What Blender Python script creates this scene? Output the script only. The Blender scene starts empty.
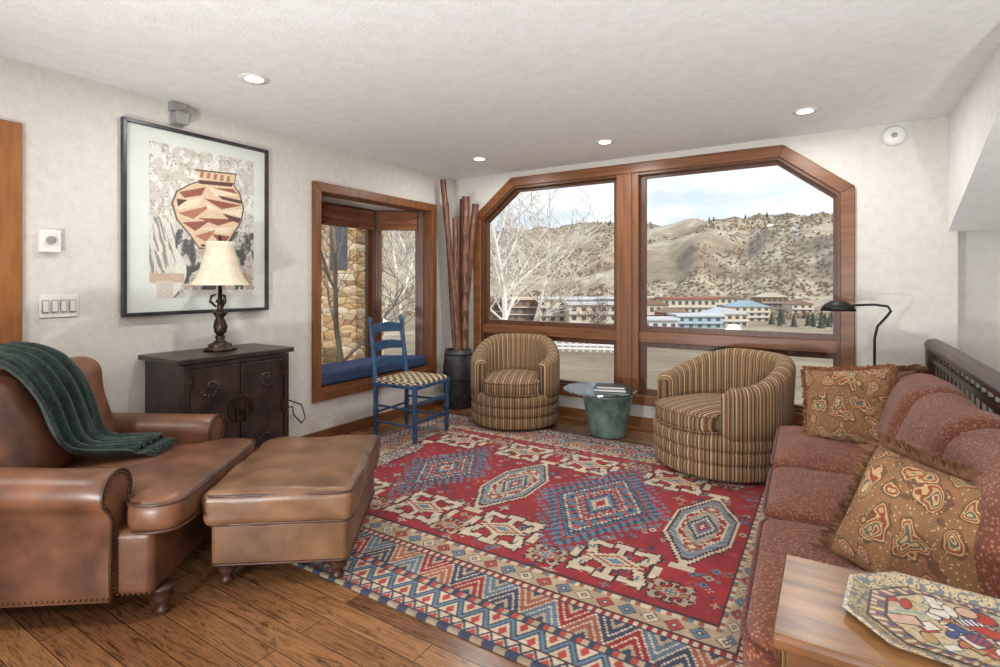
import bpy, math, random
import numpy as np
from mathutils import Vector, Matrix, Euler, noise as mnoise
random.seed(3); np.random.seed(3)
S=bpy.context.scene
COL=S.collection
CEIL=2.41; XL=-3.5; YB=4.67; H=1.28
A32=math.radians(32); Rv=Vector((math.cos(A32),math.sin(A32),0)); Fv=Vector((-math.sin(A32),math.cos(A32),0))

def lin(r,g=None,b=None):
    if g is None: r,g,b=r
    o=[]
    for c in (r,g,b):
        c=c/255.0
        o.append(c/12.92 if c<=.04045 else ((c+.055)/1.055)**2.4)
    return tuple(o)
def c4(c): return (c[0],c[1],c[2],1)

# ---------------- materials ----------------
def new_mat(name):
    m=bpy.data.materials.new(name); m.use_nodes=True
    nt=m.node_tree; b=nt.nodes['Principled BSDF']
    return m,nt,b
def nd(nt,t,**k):
    n=nt.nodes.new(t)
    for a,v in k.items(): setattr(n,a,v)
    return n
def ramp(nt,fac,stops,interp='LINEAR'):
    r=nt.nodes.new('ShaderNodeValToRGB'); r.color_ramp.interpolation=interp
    e=r.color_ramp.elements
    while len(e)<len(stops): e.new(0.5)
    for i,(p,c) in enumerate(stops):
        e[i].position=p; e[i].color=c4(c)
    nt.links.new(fac,r.inputs['Fac']); return r.outputs['Color']
def coords(nt,scale=(1,1,1),kind='Object',rot=(0,0,0)):
    t=nd(nt,'ShaderNodeTexCoord'); mp=nd(nt,'ShaderNodeMapping')
    mp.inputs['Scale'].default_value=scale; mp.inputs['Rotation'].default_value=rot
    nt.links.new(t.outputs[kind],mp.inputs['Vector']); return mp.outputs['Vector']
def noise_n(nt,vec,scale,detail=4,rough=.55,dist=0):
    n=nd(nt,'ShaderNodeTexNoise'); n.inputs['Scale'].default_value=scale
    n.inputs['Detail'].default_value=detail; n.inputs['Roughness'].default_value=rough
    n.inputs['Distortion'].default_value=dist
    nt.links.new(vec,n.inputs['Vector']); return n.outputs['Fac']
def bump(nt,b,h,strength=.3,dist=.01):
    n=nd(nt,'ShaderNodeBump'); n.inputs['Strength'].default_value=strength; n.inputs['Distance'].default_value=dist
    nt.links.new(h,n.inputs['Height']); nt.links.new(n.outputs['Normal'],b.inputs['Normal'])
def mixc(nt,f,a,b,mode='MIX'):
    n=nd(nt,'ShaderNodeMix',data_type='RGBA',blend_type=mode)
    for sock,v in ((n.inputs[0],f),(n.inputs[6],a),(n.inputs[7],b)):
        if isinstance(v,(int,float)): sock.default_value=v
        elif isinstance(v,tuple): sock.default_value=c4(v)
        else: nt.links.new(v,sock)
    return n.outputs[2]
def mat(name,c1,c2=None,rough=.5,metal=0,vs=6,stretch=(1,1,1),bs=0,bscale=80,bd=.005,detail=5,sheen=0,lo=.35,hi=.65):
    m,nt,b=new_mat(name)
    c2=c2 or tuple(x*.8 for x in c1)
    v=coords(nt,stretch)
    f=noise_n(nt,v,vs,detail)
    nt.links.new(ramp(nt,f,[(lo,c2),(hi,c1)]),b.inputs['Base Color'])
    b.inputs['Roughness'].default_value=rough; b.inputs['Metallic'].default_value=metal
    if sheen: b.inputs['Sheen Weight'].default_value=sheen
    if bs: bump(nt,b,noise_n(nt,v,bscale,3),bs,bd)
    return m

M={}
M['wall']=mat('plaster_wall',lin(212,208,200),lin(205,200,192),.95,vs=18,bs=.5,bscale=95,bd=.008,detail=8)
M['ceil']=mat('stippled_ceiling',lin(236,236,235),lin(229,229,227),.95,vs=14,bs=.4,bscale=80,bd=.009)
M['white']=mat('white_plastic',lin(228,226,220),lin(218,216,210),.4)
M['grey']=mat('grey_metal_paint',lin(160,158,155),lin(140,138,136),.5)
M['trim']=mat('stained_fir',lin(130,82,47),lin(102,63,35),.38,vs=3,stretch=(9,9,.8),bs=.05,bscale=40)
M['trimh']=mat('stained_fir_h',lin(128,80,45),lin(100,61,33),.38,vs=3,stretch=(.8,9,9),bs=.05,bscale=40)
M['door']=mat('door_oak',lin(156,100,54),lin(134,82,42),.4,vs=4,stretch=(8,8,1))
M['sash']=mat('sash_wood',lin(96,58,34),lin(74,42,24),.4,vs=4,stretch=(5,5,1.2))
M['dark']=mat('dark_iron',lin(34,32,32),lin(22,20,20),.45,metal=.4)
M['darkwood']=mat('dark_walnut',lin(84,56,42),lin(52,34,26),.35,vs=5,stretch=(6,1,6))
M['leather']=mat('brown_leather',lin(122,80,56),lin(80,50,35),.40,vs=6,bs=.3,bscale=140,bd=.002,detail=8)
M['leather2']=mat('tan_leather',lin(134,98,68),lin(94,64,42),.38,vs=5,bs=.3,bscale=140,bd=.002,detail=8)
M['piping']=mat('leather_piping',lin(80,50,36),lin(62,38,28),.4)
M['brass']=mat('aged_brass',lin(120,90,55),lin(80,60,38),.4,metal=.8)
M['legwood']=mat('leg_wood',lin(84,54,42),lin(56,34,26),.4)
M['green']=mat('green_chenille',lin(30,54,46),lin(12,30,26),.95,vs=30,bs=.8,bscale=110,bd=.01,sheen=.15)
M['cabinet']=mat('black_lacquer',lin(60,44,40),lin(30,21,19),.35,vs=9,bs=.2,bscale=30)
M['bronze']=mat('bronze_lamp',lin(72,56,44),lin(38,28,22),.35,metal=.6,vs=20)
M['shade']=mat('linen_shade',lin(212,202,180),lin(198,186,162),.9,vs=30)
M['blue']=mat('blue_paint',lin(48,84,118),lin(30,58,88),.5,vs=12)
M['bluecush']=mat('blue_cushion',lin(58,76,112),lin(34,46,78),.9,vs=60,bs=.4,bscale=120,bd=.004)
M['stone']=mat('barrel_dark',lin(62,60,58),lin(34,32,32),.5,vs=14,bs=.3,bscale=30)
M['bamboo']=mat('red_bamboo',lin(122,76,52),lin(76,44,30),.4,vs=8,stretch=(4,4,1))
M['teal']=mat('teal_glaze',lin(112,134,120),lin(62,84,78),.3,vs=9,bs=.2,bscale=18,detail=8)
M['tabletop']=mat('worn_oak_top',lin(156,112,72),lin(96,64,40),.3,vs=4,stretch=(1.2,7,1),detail=8)
M['tableedge']=mat('dark_table_edge',lin(112,72,42),lin(66,42,26),.35,vs=9,detail=8)
M['tableside']=mat('painted_table',lin(104,92,56),lin(120,82,42),.4,vs=10)
M['fringe']=mat('brown_fringe',lin(120,82,52),lin(80,50,30),.9,vs=40)
M['fringe2']=mat('gold_fringe',lin(150,100,66),lin(106,56,40),.9,vs=40)
M['shadeblind']=mat('roman_shade',lin(146,92,60),lin(108,62,38),.85,vs=8,stretch=(1,1,14))
M['book1']=mat('book_cover_blue',lin(60,100,120)); M['book2']=mat('book_cover_dark',lin(50,48,50)); M['paper']=mat('paper',lin(225,220,208))
M['mat']=mat('picture_mat',lin(208,213,206),lin(202,207,200),.8)
M['frame']=mat('pewter_frame',lin(72,72,76),lin(50,50,54),.35,metal=.5)
M['bark']=mat('aspen_bark',lin(236,230,220),lin(196,186,172),.9,vs=3)
M['bark2']=mat('brown_bark',lin(160,144,126),lin(120,104,90),.9,vs=3)
M['conifer']=mat('conifer',lin(74,76,60),lin(48,52,40),.95)
M['scrub']=mat('scrub',lin(132,112,92),lin(104,88,72),1,vs=.05)
M['bld1']=mat('bld_tan',lin(214,200,178),lin(196,180,156),.9); M['bld2']=mat('bld_brown',lin(150,122,96),lin(130,102,80),.9)
M['bldroof']=mat('bld_roof',lin(214,216,218),lin(184,186,190),.8); M['bldwin']=mat('bld_win',lin(86,90,96),lin(66,72,78),.3)
M['bldred']=mat('bld_red',lin(160,88,66)); M['bldblue']=mat('bld_blue',lin(160,184,196))
M['fence']=mat('fence_white',lin(236,236,236),lin(220,220,220),.6)

def glassmat(name,tint=(1,1,1),gl=.06):
    m,nt,b=new_mat(name); nt.nodes.remove(b)
    out=[n for n in nt.nodes if n.type=='OUTPUT_MATERIAL'][0]
    t=nd(nt,'ShaderNodeBsdfTransparent'); t.inputs[0].default_value=c4(tint)
    g=nd(nt,'ShaderNodeBsdfGlossy'); g.inputs['Roughness'].default_value=.01
    mx=nd(nt,'ShaderNodeMixShader'); mx.inputs[0].default_value=gl
    nt.links.new(t.outputs[0],mx.inputs[1]); nt.links.new(g.outputs[0],mx.inputs[2]); nt.links.new(mx.outputs[0],out.inputs[0])
    return m
M['glass']=glassmat('window_glass',(1,1,1),.025)
M['tglass']=glassmat('table_glass',lin(205,225,225),.35)

def emis(name,c,s):
    m,nt,b=new_mat(name); b.inputs['Emission Color'].default_value=c4(c); b.inputs['Emission Strength'].default_value=s; return m
M['bulb']=emis('lamp_diffuser',(1,.96,.9),8)

def attr_mat(name,rough=.9,bs=.3,bscale=300):
    m,nt,b=new_mat(name)
    a=nd(nt,'ShaderNodeAttribute'); a.attribute_name='Col'
    v=coords(nt); f=noise_n(nt,v,90,3)
    col=mixc(nt,.35,a.outputs['Color'],ramp(nt,f,[(.3,(.55,.55,.55)),(.7,(1.25,1.25,1.25))]),'MULTIPLY')
    nt.links.new(col,b.inputs['Base Color']); b.inputs['Roughness'].default_value=rough
    if bs: bump(nt,b,noise_n(nt,v,bscale,2),bs,.003)
    return m

def mthf(nt):
    def mth(op,a,bb=None):
        n=nd(nt,'ShaderNodeMath',operation=op)
        for i,x in enumerate((a,bb)):
            if x is None: continue
            if isinstance(x,(int,float)): n.inputs[i].default_value=x
            else: nt.links.new(x,n.inputs[i])
        return n.outputs[0]
    return mth
# floor
def floor_mat():
    m,nt,b=new_mat('oak_plank_floor'); mth=mthf(nt)
    v=coords(nt)
    br=nd(nt,'ShaderNodeTexBrick'); nt.links.new(v,br.inputs['Vector'])
    br.inputs['Scale'].default_value=1; br.inputs['Brick Width'].default_value=1.2; br.inputs['Row Height'].default_value=.105
    br.inputs['Mortar Size'].default_value=.0016; br.inputs['Mortar Smooth'].default_value=.1; br.offset=.37; br.squash=1
    br.inputs['Color1'].default_value=c4(lin(156,112,74)); br.inputs['Color2'].default_value=c4(lin(116,78,50)); br.inputs['Mortar'].default_value=c4(lin(44,28,20))
    sep=nd(nt,'ShaderNodeSeparateXYZ'); nt.links.new(v,sep.inputs[0])
    row=mth('FLOOR',mth('DIVIDE',sep.outputs['Y'],.105))
    off=mth('MULTIPLY',row,3.17)
    cb=nd(nt,'ShaderNodeCombineXYZ'); nt.links.new(mth('ADD',mth('MULTIPLY',sep.outputs['X'],2.2),off),cb.inputs[0])
    nt.links.new(mth('MULTIPLY',sep.outputs['Y'],20),cb.inputs[1]); nt.links.new(off,cb.inputs[2])
    g=noise_n(nt,cb.outputs[0],1.3,8,.72,2.6)
    cb2=nd(nt,'ShaderNodeCombineXYZ'); nt.links.new(mth('ADD',mth('MULTIPLY',sep.outputs['X'],4),off),cb2.inputs[0]); nt.links.new(mth('MULTIPLY',sep.outputs['Y'],110),cb2.inputs[1])
    g2=noise_n(nt,cb2.outputs[0],1.5,4,.6,.5)
    gr=ramp(nt,g,[(.38,(.26,.23,.21)),(.46,(.85,.83,.81)),(.54,(1.2,1.18,1.15)),(.62,(.6,.56,.53)),(.7,(1.05,1.05,1.05))])
    wr=ramp(nt,g2,[(.38,(.5,.46,.43)),(.55,(1.1,1.08,1.06))])
    c=mixc(nt,.85,br.outputs['Color'],gr,'MULTIPLY'); c=mixc(nt,.6,c,wr,'MULTIPLY')
    nt.links.new(c,b.inputs['Base Color']); b.inputs['Roughness'].default_value=.25
    bump(nt,b,br.outputs['Fac'],.2,-.002)
    return m
M['floor']=floor_mat()

def stripe_mat(name,mode,n,cols,phase=0):
    m,nt,b=new_mat(name); v=coords(nt); mth=mthf(nt)
    sep=nd(nt,'ShaderNodeSeparateXYZ'); nt.links.new(v,sep.inputs[0])
    if mode=='ang': f=mth('MULTIPLY',mth('ARCTAN2',sep.outputs['Y'],sep.outputs['X']),n/(2*math.pi))
    else: f=mth('MULTIPLY',sep.outputs['Y'],n)
    f=mth('FRACT',mth('ADD',f,100+phase))
    k=len(cols); st=[(i/k,c) for i,c in enumerate(cols)]
    c=ramp(nt,f,st,'CONSTANT')
    nz=noise_n(nt,v,120,3)
    c=mixc(nt,.5,c,ramp(nt,nz,[(.3,(.6,.6,.6)),(.7,(1.3,1.3,1.3))]),'MULTIPLY')
    nt.links.new(c,b.inputs['Base Color']); b.inputs['Roughness'].default_value=.9
    bump(nt,b,nz,.3,.003); return m
gold=lin(150,122,86); ol=lin(124,98,66); br_=lin(80,54,40); cr=lin(182,158,122); rd=lin(110,70,52)
SC=[gold,br_,cr,ol,rd,gold,br_,ol]
M['st_ang']=stripe_mat('stripe_fabric_round','ang',38,SC)
M['st_lin']=stripe_mat('stripe_fabric_seat','lin',14,SC)

def sofa_mat(name,a,b2,c):
    m,nt,b=new_mat(name); v=coords(nt,(1,1,1),rot=(.5,.3,.78))
    vo=nd(nt,'ShaderNodeTexVoronoi',feature='F1',distance='MANHATTAN'); vo.inputs['Scale'].default_value=88; vo.inputs['Randomness'].default_value=.8
    nt.links.new(v,vo.inputs['Vector'])
    col=ramp(nt,vo.outputs['Distance'],[(.08,c),(.34,a),(.7,b2)])
    n2=noise_n(nt,v,6,6)
    col=mixc(nt,.6,col,ramp(nt,n2,[(.3,(.78,.76,.74)),(.7,(1.15,1.15,1.15))]),'MULTIPLY')
    nt.links.new(col,b.inputs['Base Color']); b.inputs['Roughness'].default_value=.95
    b.inputs['Sheen Weight'].default_value=.1
    bump(nt,b,vo.outputs['Distance'],.5,.004); return m
M['sofa']=sofa_mat('red_chenille',lin(134,72,52),lin(92,44,32),lin(170,112,84))
M['sofal']=sofa_mat('rose_chenille',lin(150,94,68),lin(110,62,44),lin(186,136,104))

def paisley(name,sc=9):
    m,nt,b=new_mat(name); v=coords(nt)
    n=nd(nt,'ShaderNodeTexNoise'); n.inputs['Scale'].default_value=sc*.8; n.inputs['Detail'].default_value=2; nt.links.new(v,n.inputs['Vector'])
    vm=nd(nt,'ShaderNodeMixRGB'); vm.inputs[0].default_value=.15; nt.links.new(v,vm.inputs[1]); nt.links.new(n.outputs['Color'],vm.inputs[2])
    vo=nd(nt,'ShaderNodeTexVoronoi'); vo.inputs['Scale'].default_value=sc*1.5; nt.links.new(vm.outputs[0],vo.inputs['Vector'])
    big=ramp(nt,vo.outputs['Distance'],[(0,lin(150,54,38)),(.09,lin(206,180,130)),(.16,lin(76,92,88)),(.23,lin(190,160,108)),(.29,lin(140,60,42)),(.36,lin(200,170,118)),(.42,lin(96,66,46)),(.52,lin(140,104,66))],'CONSTANT')
    v2=nd(nt,'ShaderNodeTexVoronoi'); v2.inputs['Scale'].default_value=sc*7; nt.links.new(v,v2.inputs['Vector'])
    sm=ramp(nt,v2.outputs['Distance'],[(0,lin(216,192,146)),(.22,lin(88,60,42)),(.42,lin(144,80,54)),(.6,lin(84,76,58))],'CONSTANT')
    col=mixc(nt,.38,big,sm)
    nt.links.new(col,b.inputs['Base Color']); b.inputs['Roughness'].default_value=.9
    bump(nt,b,noise_n(nt,v,200,2),.3,.003); return m
M['paisley']=paisley('paisley_fabric',10)
M['paisley2']=paisley('paisley_fabric_b',11)

def rush():
    m,nt,b=new_mat('checked_rush_seat'); v=coords(nt)
    ch=nd(nt,'ShaderNodeTexChecker'); ch.inputs['Scale'].default_value=28; nt.links.new(v,ch.inputs['Vector'])
    ch.inputs['Color1'].default_value=c4(lin(200,180,140)); ch.inputs['Color2'].default_value=c4(lin(70,62,58))
    nt.links.new(ch.outputs['Color'],b.inputs['Base Color']); b.inputs['Roughness'].default_value=.9; return m
M['rush']=rush()

def stonewall():
    m,nt,b=new_mat('stacked_stone')
    v=coords(nt,(1,1.0,2.6))
    n0=nd(nt,'ShaderNodeTexNoise'); n0.inputs['Scale'].default_value=3; nt.links.new(v,n0.inputs['Vector'])
    vm=nd(nt,'ShaderNodeMixRGB'); vm.inputs[0].default_value=.08; nt.links.new(v,vm.inputs[1]); nt.links.new(n0.outputs['Color'],vm.inputs[2])
    vo=nd(nt,'ShaderNodeTexVoronoi'); vo.inputs['Scale'].default_value=3.8; nt.links.new(vm.outputs[0],vo.inputs['Vector'])
    ve=nd(nt,'ShaderNodeTexVoronoi',feature='DISTANCE_TO_EDGE'); ve.inputs['Scale'].default_value=3.8; nt.links.new(vm.outputs[0],ve.inputs['Vector'])
    sp=nd(nt,'ShaderNodeSeparateXYZ'); nt.links.new(vo.outputs['Color'],sp.inputs[0])
    c=ramp(nt,sp.outputs[0],[(.0,lin(206,180,140)),(.35,lin(178,146,108)),(.6,lin(214,202,178)),(.85,lin(154,128,102))])
    n=noise_n(nt,v,9,5)
    c=mixc(nt,.6,c,ramp(nt,n,[(.3,(.7,.66,.6)),(.7,(1.2,1.15,1.1))]),'MULTIPLY')
    e=ramp(nt,ve.outputs['Distance'],[(.015,(.35,.3,.26)),(.05,(1,1,1))])
    c=mixc(nt,1.0,c,e,'MULTIPLY')
    nt.links.new(c,b.inputs['Base Color']); b.inputs['Roughness'].default_value=.9
    bump(nt,b,ve.outputs['Distance'],.6,.05); return m
M['extstone']=stonewall()

def terr():
    m,nt,b=new_mat('dry_hillside'); v=coords(nt)
    n1=noise_n(nt,v,.012,6,.6); n2=noise_n(nt,v,.09,7,.7); n3=noise_n(nt,v,1.2,6,.7); n4=noise_n(nt,v,14,4,.7)
    c=ramp(nt,n1,[(.36,lin(140,122,102)),(.48,lin(162,144,122)),(.55,lin(190,176,154)),(.60,lin(166,148,124)),(.70,lin(144,128,108))])
    c=mixc(nt,.75,c,ramp(nt,n2,[(.36,(.62,.6,.58)),(.56,(1.12,1.12,1.12))]),'MULTIPLY')
    c=mixc(nt,.4,c,ramp(nt,n3,[(.35,(.65,.65,.6)),(.65,(1.2,1.2,1.15))]),'MULTIPLY')
    c=mixc(nt,.5,c,ramp(nt,n4,[(.35,(.6,.62,.5)),(.65,(1.2,1.2,1.1))]),'MULTIPLY')
    # pale cleared runs and lingering snow on the far slope only
    vs=coords(nt,(.030,.006,.006)); ns=noise_n(nt,vs,1.0,4,.6,.6)
    mk=ramp(nt,ns,[(.60,(0,0,0)),(.66,(1,1,1))])
    sp=nd(nt,'ShaderNodeSeparateXYZ'); nt.links.new(v,sp.inputs[0]); gt=nd(nt,'ShaderNodeMath',operation='GREATER_THAN'); nt.links.new(sp.outputs['Y'],gt.inputs[0]); gt.inputs[1].default_value=260
    mm=nd(nt,'ShaderNodeMath',operation='MULTIPLY'); nt.links.new(mk,mm.inputs[0]); nt.links.new(gt.outputs[0],mm.inputs[1])
    m3=nd(nt,'ShaderNodeMath',operation='MULTIPLY'); nt.links.new(mm.outputs[0],m3.inputs[0]); m3.inputs[1].default_value=.6
    c=mixc(nt,m3.outputs[0],c,lin(206,198,186))
    nt.links.new(c,b.inputs['Base Color']); b.inputs['Roughness'].default_value=1; return m
M['terr']=terr()

# ---------------- mesh helpers ----------------
def empty(name,loc=(0,0,0),rz=0):
    e=bpy.data.objects.new(name,None); e.location=loc; e.rotation_euler=(0,0,rz); e.empty_display_size=.1
    COL.objects.link(e); return e
def add(name,vf,m,parent=None,smooth=False,loc=(0,0,0),rot=(0,0,0),bevel=0,seg=2):
    v,f=vf; me=bpy.data.meshes.new(name); me.from_pydata([tuple(p) for p in v],[],f); me.update()
    ms=m if isinstance(m,(list,tuple)) else [m]
    for q in ms: me.materials.append(q)
    o=bpy.data.objects.new(name,me); COL.objects.link(o); o.location=loc; o.rotation_euler=rot
    if parent: o.parent=parent
    if smooth:
        for p in me.polygons: p.use_smooth=True
    if bevel:
        b=o.modifiers.new('bev','BEVEL'); b.width=bevel; b.segments=seg; b.limit_method='ANGLE'
    return o
def join(*vfs):
    V=[];F=[]
    for v,f in vfs:
        o=len(V); V+= [tuple(p) for p in v]; F+=[tuple(i+o for i in q) for q in f]
    return V,F
def tf(vf,Mx): return [tuple(Mx@Vector(p)) for p in vf[0]],vf[1]
def mv(vf,x,y,z): return [(p[0]+x,p[1]+y,p[2]+z) for p in vf[0]],vf[1]
def bx(x0,x1,y0,y1,z0,z1):
    return [(x0,y0,z0),(x1,y0,z0),(x1,y1,z0),(x0,y1,z0),(x0,y0,z1),(x1,y0,z1),(x1,y1,z1),(x0,y1,z1)],[(0,3,2,1),(4,5,6,7),(0,1,5,4),(1,2,6,5),(2,3,7,6),(3,0,4,7)]
def lathe(prof,n=32):
    V=[];F=[]
    for r,z in prof:
        for i in range(n):
            a=2*math.pi*i/n; V.append((r*math.cos(a),r*math.sin(a),z))
    for j in range(len(prof)-1):
        for i in range(n):
            k=(i+1)%n; F.append((j*n+i,j*n+k,(j+1)*n+k,(j+1)*n+i))
    F.append(tuple(range(n-1,-1,-1))); F.append(tuple((len(prof)-1)*n+i for i in range(n)))
    return V,F
def tube(path,rad,n=8,caps=True):
    P=[Vector(p) for p in path]; V=[];F=[]
    prev=None
    for i,p in enumerate(P):
        t=(P[min(i+1,len(P)-1)]-P[max(i-1,0)])
        if t.length<1e-9: t=Vector((0,0,1))
        t.normalize()
        if prev is None:
            a=t.cross(Vector((1,0,0)) if abs(t.x)<.9 else Vector((0,1,0)))
        else: a=prev-t*prev.dot(t)
        a.normalize(); prev=a; b=t.cross(a)
        r=rad[i] if isinstance(rad,(list,tuple)) else rad
        for k in range(n):
            q=2*math.pi*k/n; V.append(p+a*r*math.cos(q)+b*r*math.sin(q))
    for j in range(len(P)-1):
        for k in range(n):
            l=(k+1)%n; F.append((j*n+k,j*n+l,(j+1)*n+l,(j+1)*n+k))
    if caps:
        F.append(tuple(range(n-1,-1,-1))); F.append(tuple((len(P)-1)*n+k for k in range(n)))
    return V,F
def extr(poly,a0,a1,axis):
    n=len(poly); V=[]
    for a in (a0,a1):
        for p,q in poly:
            V.append({'x':(a,p,q),'y':(p,a,q),'z':(p,q,a)}[axis])
    F=[tuple(range(n)),tuple(range(2*n-1,n-1,-1))]
    for i in range(n):
        j=(i+1)%n; F.append((i,i+n,j+n,j))
    return V,F
def rbox(sx,sy,sz,r,puff=0,m=8,lump=0,lf=4,seed=0,side=0):
    h=(sx/2,sy/2,sz/2); r=min(r,min(h)*.999)
    def ts(hh):
        k=4; al=[math.tan(math.radians(45*i/k)) for i in range(k+1)]
        c=[hh-r+r*a for a in al]
        mid=[(-(hh-r)+2*(hh-r)*i/m) for i in range(m+1)]
        return [-x for x in reversed(c)][:-1]+mid+c[1:]
    T=[ts(q) for q in h]; V=[];F=[];D={}
    def vid(p):
        key=tuple(round(c,5) for c in p)
        if key in D: return D[key]
        q=Vector([max(-(h[i]-r),min(h[i]-r,p[i])) for i in range(3)])
        d=Vector(p)-q
        if d.length>1e-9: d.normalize()
        w=q+d*r
        ux=1-min(1,(p[0]/h[0])**2); uy=1-min(1,(p[1]/h[1])**2); uz=1-min(1,(p[2]/h[2])**2)
        w.z+=math.copysign(1,p[2])*puff*ux*uy*(abs(p[2])/h[2])
        if side:
            w.x+=side*uz*uy*(p[0]/h[0]); w.y+=side*uz*ux*(p[1]/h[1])
        if lump:
            w+=d*lump*mnoise.noise(w*lf+Vector((seed,seed*1.7,0)))
        D[key]=len(V); V.append(tuple(w)); return D[key]
    for ax in range(3):
        a,b=[(1,2),(2,0),(0,1)][ax]
        for s in (-1,1):
            for i in range(len(T[a])-1):
                for j in range(len(T[b])-1):
                    qs=[]
                    for di,dj in ((0,0),(1,0),(1,1),(0,1)):
                        p=[0,0,0]; p[ax]=s*h[ax]; p[a]=T[a][i+di]; p[b]=T[b][j+dj]; qs.append(vid(p))
                    if s<0: qs.reverse()
                    F.append(tuple(qs))
    return V,F
def loop_rect(hx,hy,z,r,rad=.007,n=6):
    P=[]
    for cx,cy,a0 in ((hx-r,hy-r,0),(-hx+r,hy-r,90),(-hx+r,-hy+r,180),(hx-r,-hy+r,270)):
        for k in range(6):
            a=math.radians(a0+18*k); P.append((cx+r*math.cos(a),cy+r*math.sin(a),z))
    P.append(P[0]); return tube(P,rad,n)
def inset(poly,w):
    n=len(poly); out=[]
    area=sum(poly[i][0]*poly[(i+1)%n][1]-poly[(i+1)%n][0]*poly[i][1] for i in range(n)); s=1 if area>0 else -1
    for i in range(n):
        p0=Vector(poly[i-1]);p1=Vector(poly[i]);p2=Vector(poly[(i+1)%n])
        d1=(p1-p0).normalized(); d2=(p2-p1).normalized()
        n1=Vector((-d1.y,d1.x))*s; n2=Vector((-d2.y,d2.x))*s
        k=(n1+n2); k=k/max(1e-6,(1+n1.dot(n2)))
        out.append((p1.x+k.x*w,p1.y+k.y*w))
    return out
def ring(poly,w,a0,a1,axis='y'):
    i2=inset(poly,w); n=len(poly); out=[]
    for i in range(n):
        j=(i+1)%n; out.append(extr([poly[i],poly[j],i2[j],i2[i]],a0,a1,axis))
    return join(*out)
def sphere(r,n=10,m=6,loc=(0,0,0),sc=(1,1,1)):
    prof=[(max(1e-4,r*math.sin(math.pi*i/m)),-r*math.cos(math.pi*i/m)) for i in range(m+1)]
    v,f=lathe(prof,n); return [(p[0]*sc[0]+loc[0],p[1]*sc[1]+loc[1],p[2]*sc[2]+loc[2]) for p in v],f

# ---------------- room shell ----------------
add('floor',bx(XL-.15,2.35,-3,YB+.3,-.2,0),M['floor'])
add('ceiling',join(bx(XL-.15,2.35,-3,YB+.15,CEIL,CEIL+.25),bx(.72,2.35,YB+.15,YB+.35,CEIL,CEIL+.25)),M['ceil'])
BY0,BY1,BZ0,BZ1=2.84,4.26,.43,2.03
add('wall_left',join(bx(XL-.15,XL,.91,BY0,0,CEIL),bx(XL-.15,XL,BY1,YB+.15,0,CEIL),bx(XL-.15,XL,BY0,BY1,0,BZ0-.05),bx(XL-.15,XL,BY0,BY1,BZ1,CEIL),
   bx(XL-.15,XL,0,.91,2.0,CEIL),bx(XL-.15,XL,-3,0,0,CEIL)),M['wall'])
OUT=[(-3.23,.20),(.143,.20),(.143,1.985),(-.32,2.35),(-2.77,2.35),(-3.23,1.985)]
y0,y1=YB,YB+.15
add('wall_back',join(bx(XL,-3.23,y0,y1,0,CEIL),bx(.143,.72,y0,y1,0,CEIL),bx(-3.23,.143,y0,y1,0,.2),bx(-3.23,.143,y0,y1,2.35,CEIL),
   extr([(-3.23,1.985),(-2.77,2.35),(-3.23,2.35)],y0,y1,'y'),extr([(.143,1.985),(.143,2.35),(-.32,2.35)],y0,y1,'y'),
   bx(.72,2.2,YB+.18,YB+.33,0,CEIL),bx(.57,.72,YB+.15,YB+.33,0,CEIL)),M['wall'])
add('wall_right',bx(2.2,2.35,-3,YB+.33,0,CEIL),M['wall'])
add('wall_stair_soffit',extr([(YB,CEIL),(YB,1.63),(2.53,CEIL)],.67,2.2,'x'),M['ceil'])
add('baseboard_left',join(bx(XL,XL+.018,1.0,YB,0,.09)),M['trimh'])
add('baseboard_back',join(bx(XL+.02,.6,YB-.018,YB,0,.09)),M['trimh'])
# back window
w1=empty('window_1')
add('casing',ring(OUT,.09,YB-.035,YB+.12),M['trimh'],w1,bevel=.006)
IN=inset(OUT,.09)
add('inner_bead',ring(IN,.022,YB-.02,YB+.1),M['sash'],w1)
xl,xr=IN[0][0],IN[1][0]; zb=IN[0][1]; zt=IN[3][1]
add('mullion',join(bx(-1.655,-1.455,YB-.03,YB+.1,zb,zt),bx(-1.60,-1.51,YB-.045,YB-.03,zb,zt)),M['trim'],w1,bevel=.005)
add('transom_rail',join(bx(xl,-1.655,YB-.01,YB+.1,.755,.85),bx(-1.455,xr,YB-.01,YB+.1,.755,.85)),M['trimh'],w1,bevel=.005)
pUL=[(xl,.85),(-1.655,.85),(-1.655,zt),(IN[4][0],zt),(xl,IN[5][1])]
pUR=[(-1.455,.85),(xr,.85),(xr,IN[2][1]),(IN[3][0],zt),(-1.455,zt)]
pLL=[(xl,zb),(-1.655,zb),(-1.655,.755),(xl,.755)]; pLR=[(-1.455,zb),(xr,zb),(xr,.755),(-1.455,.755)]
add('sashes',join(*[ring(p,.045,YB+.03,YB+.085) for p in (pUL,pUR,pLL,pLR)]),M['sash'],w1)
add('panes',join(*[extr(inset(p,.03),YB+.055,YB+.059,'y') for p in (pUL,pUR,pLL,pLR)]),M['glass'],w1)
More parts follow.
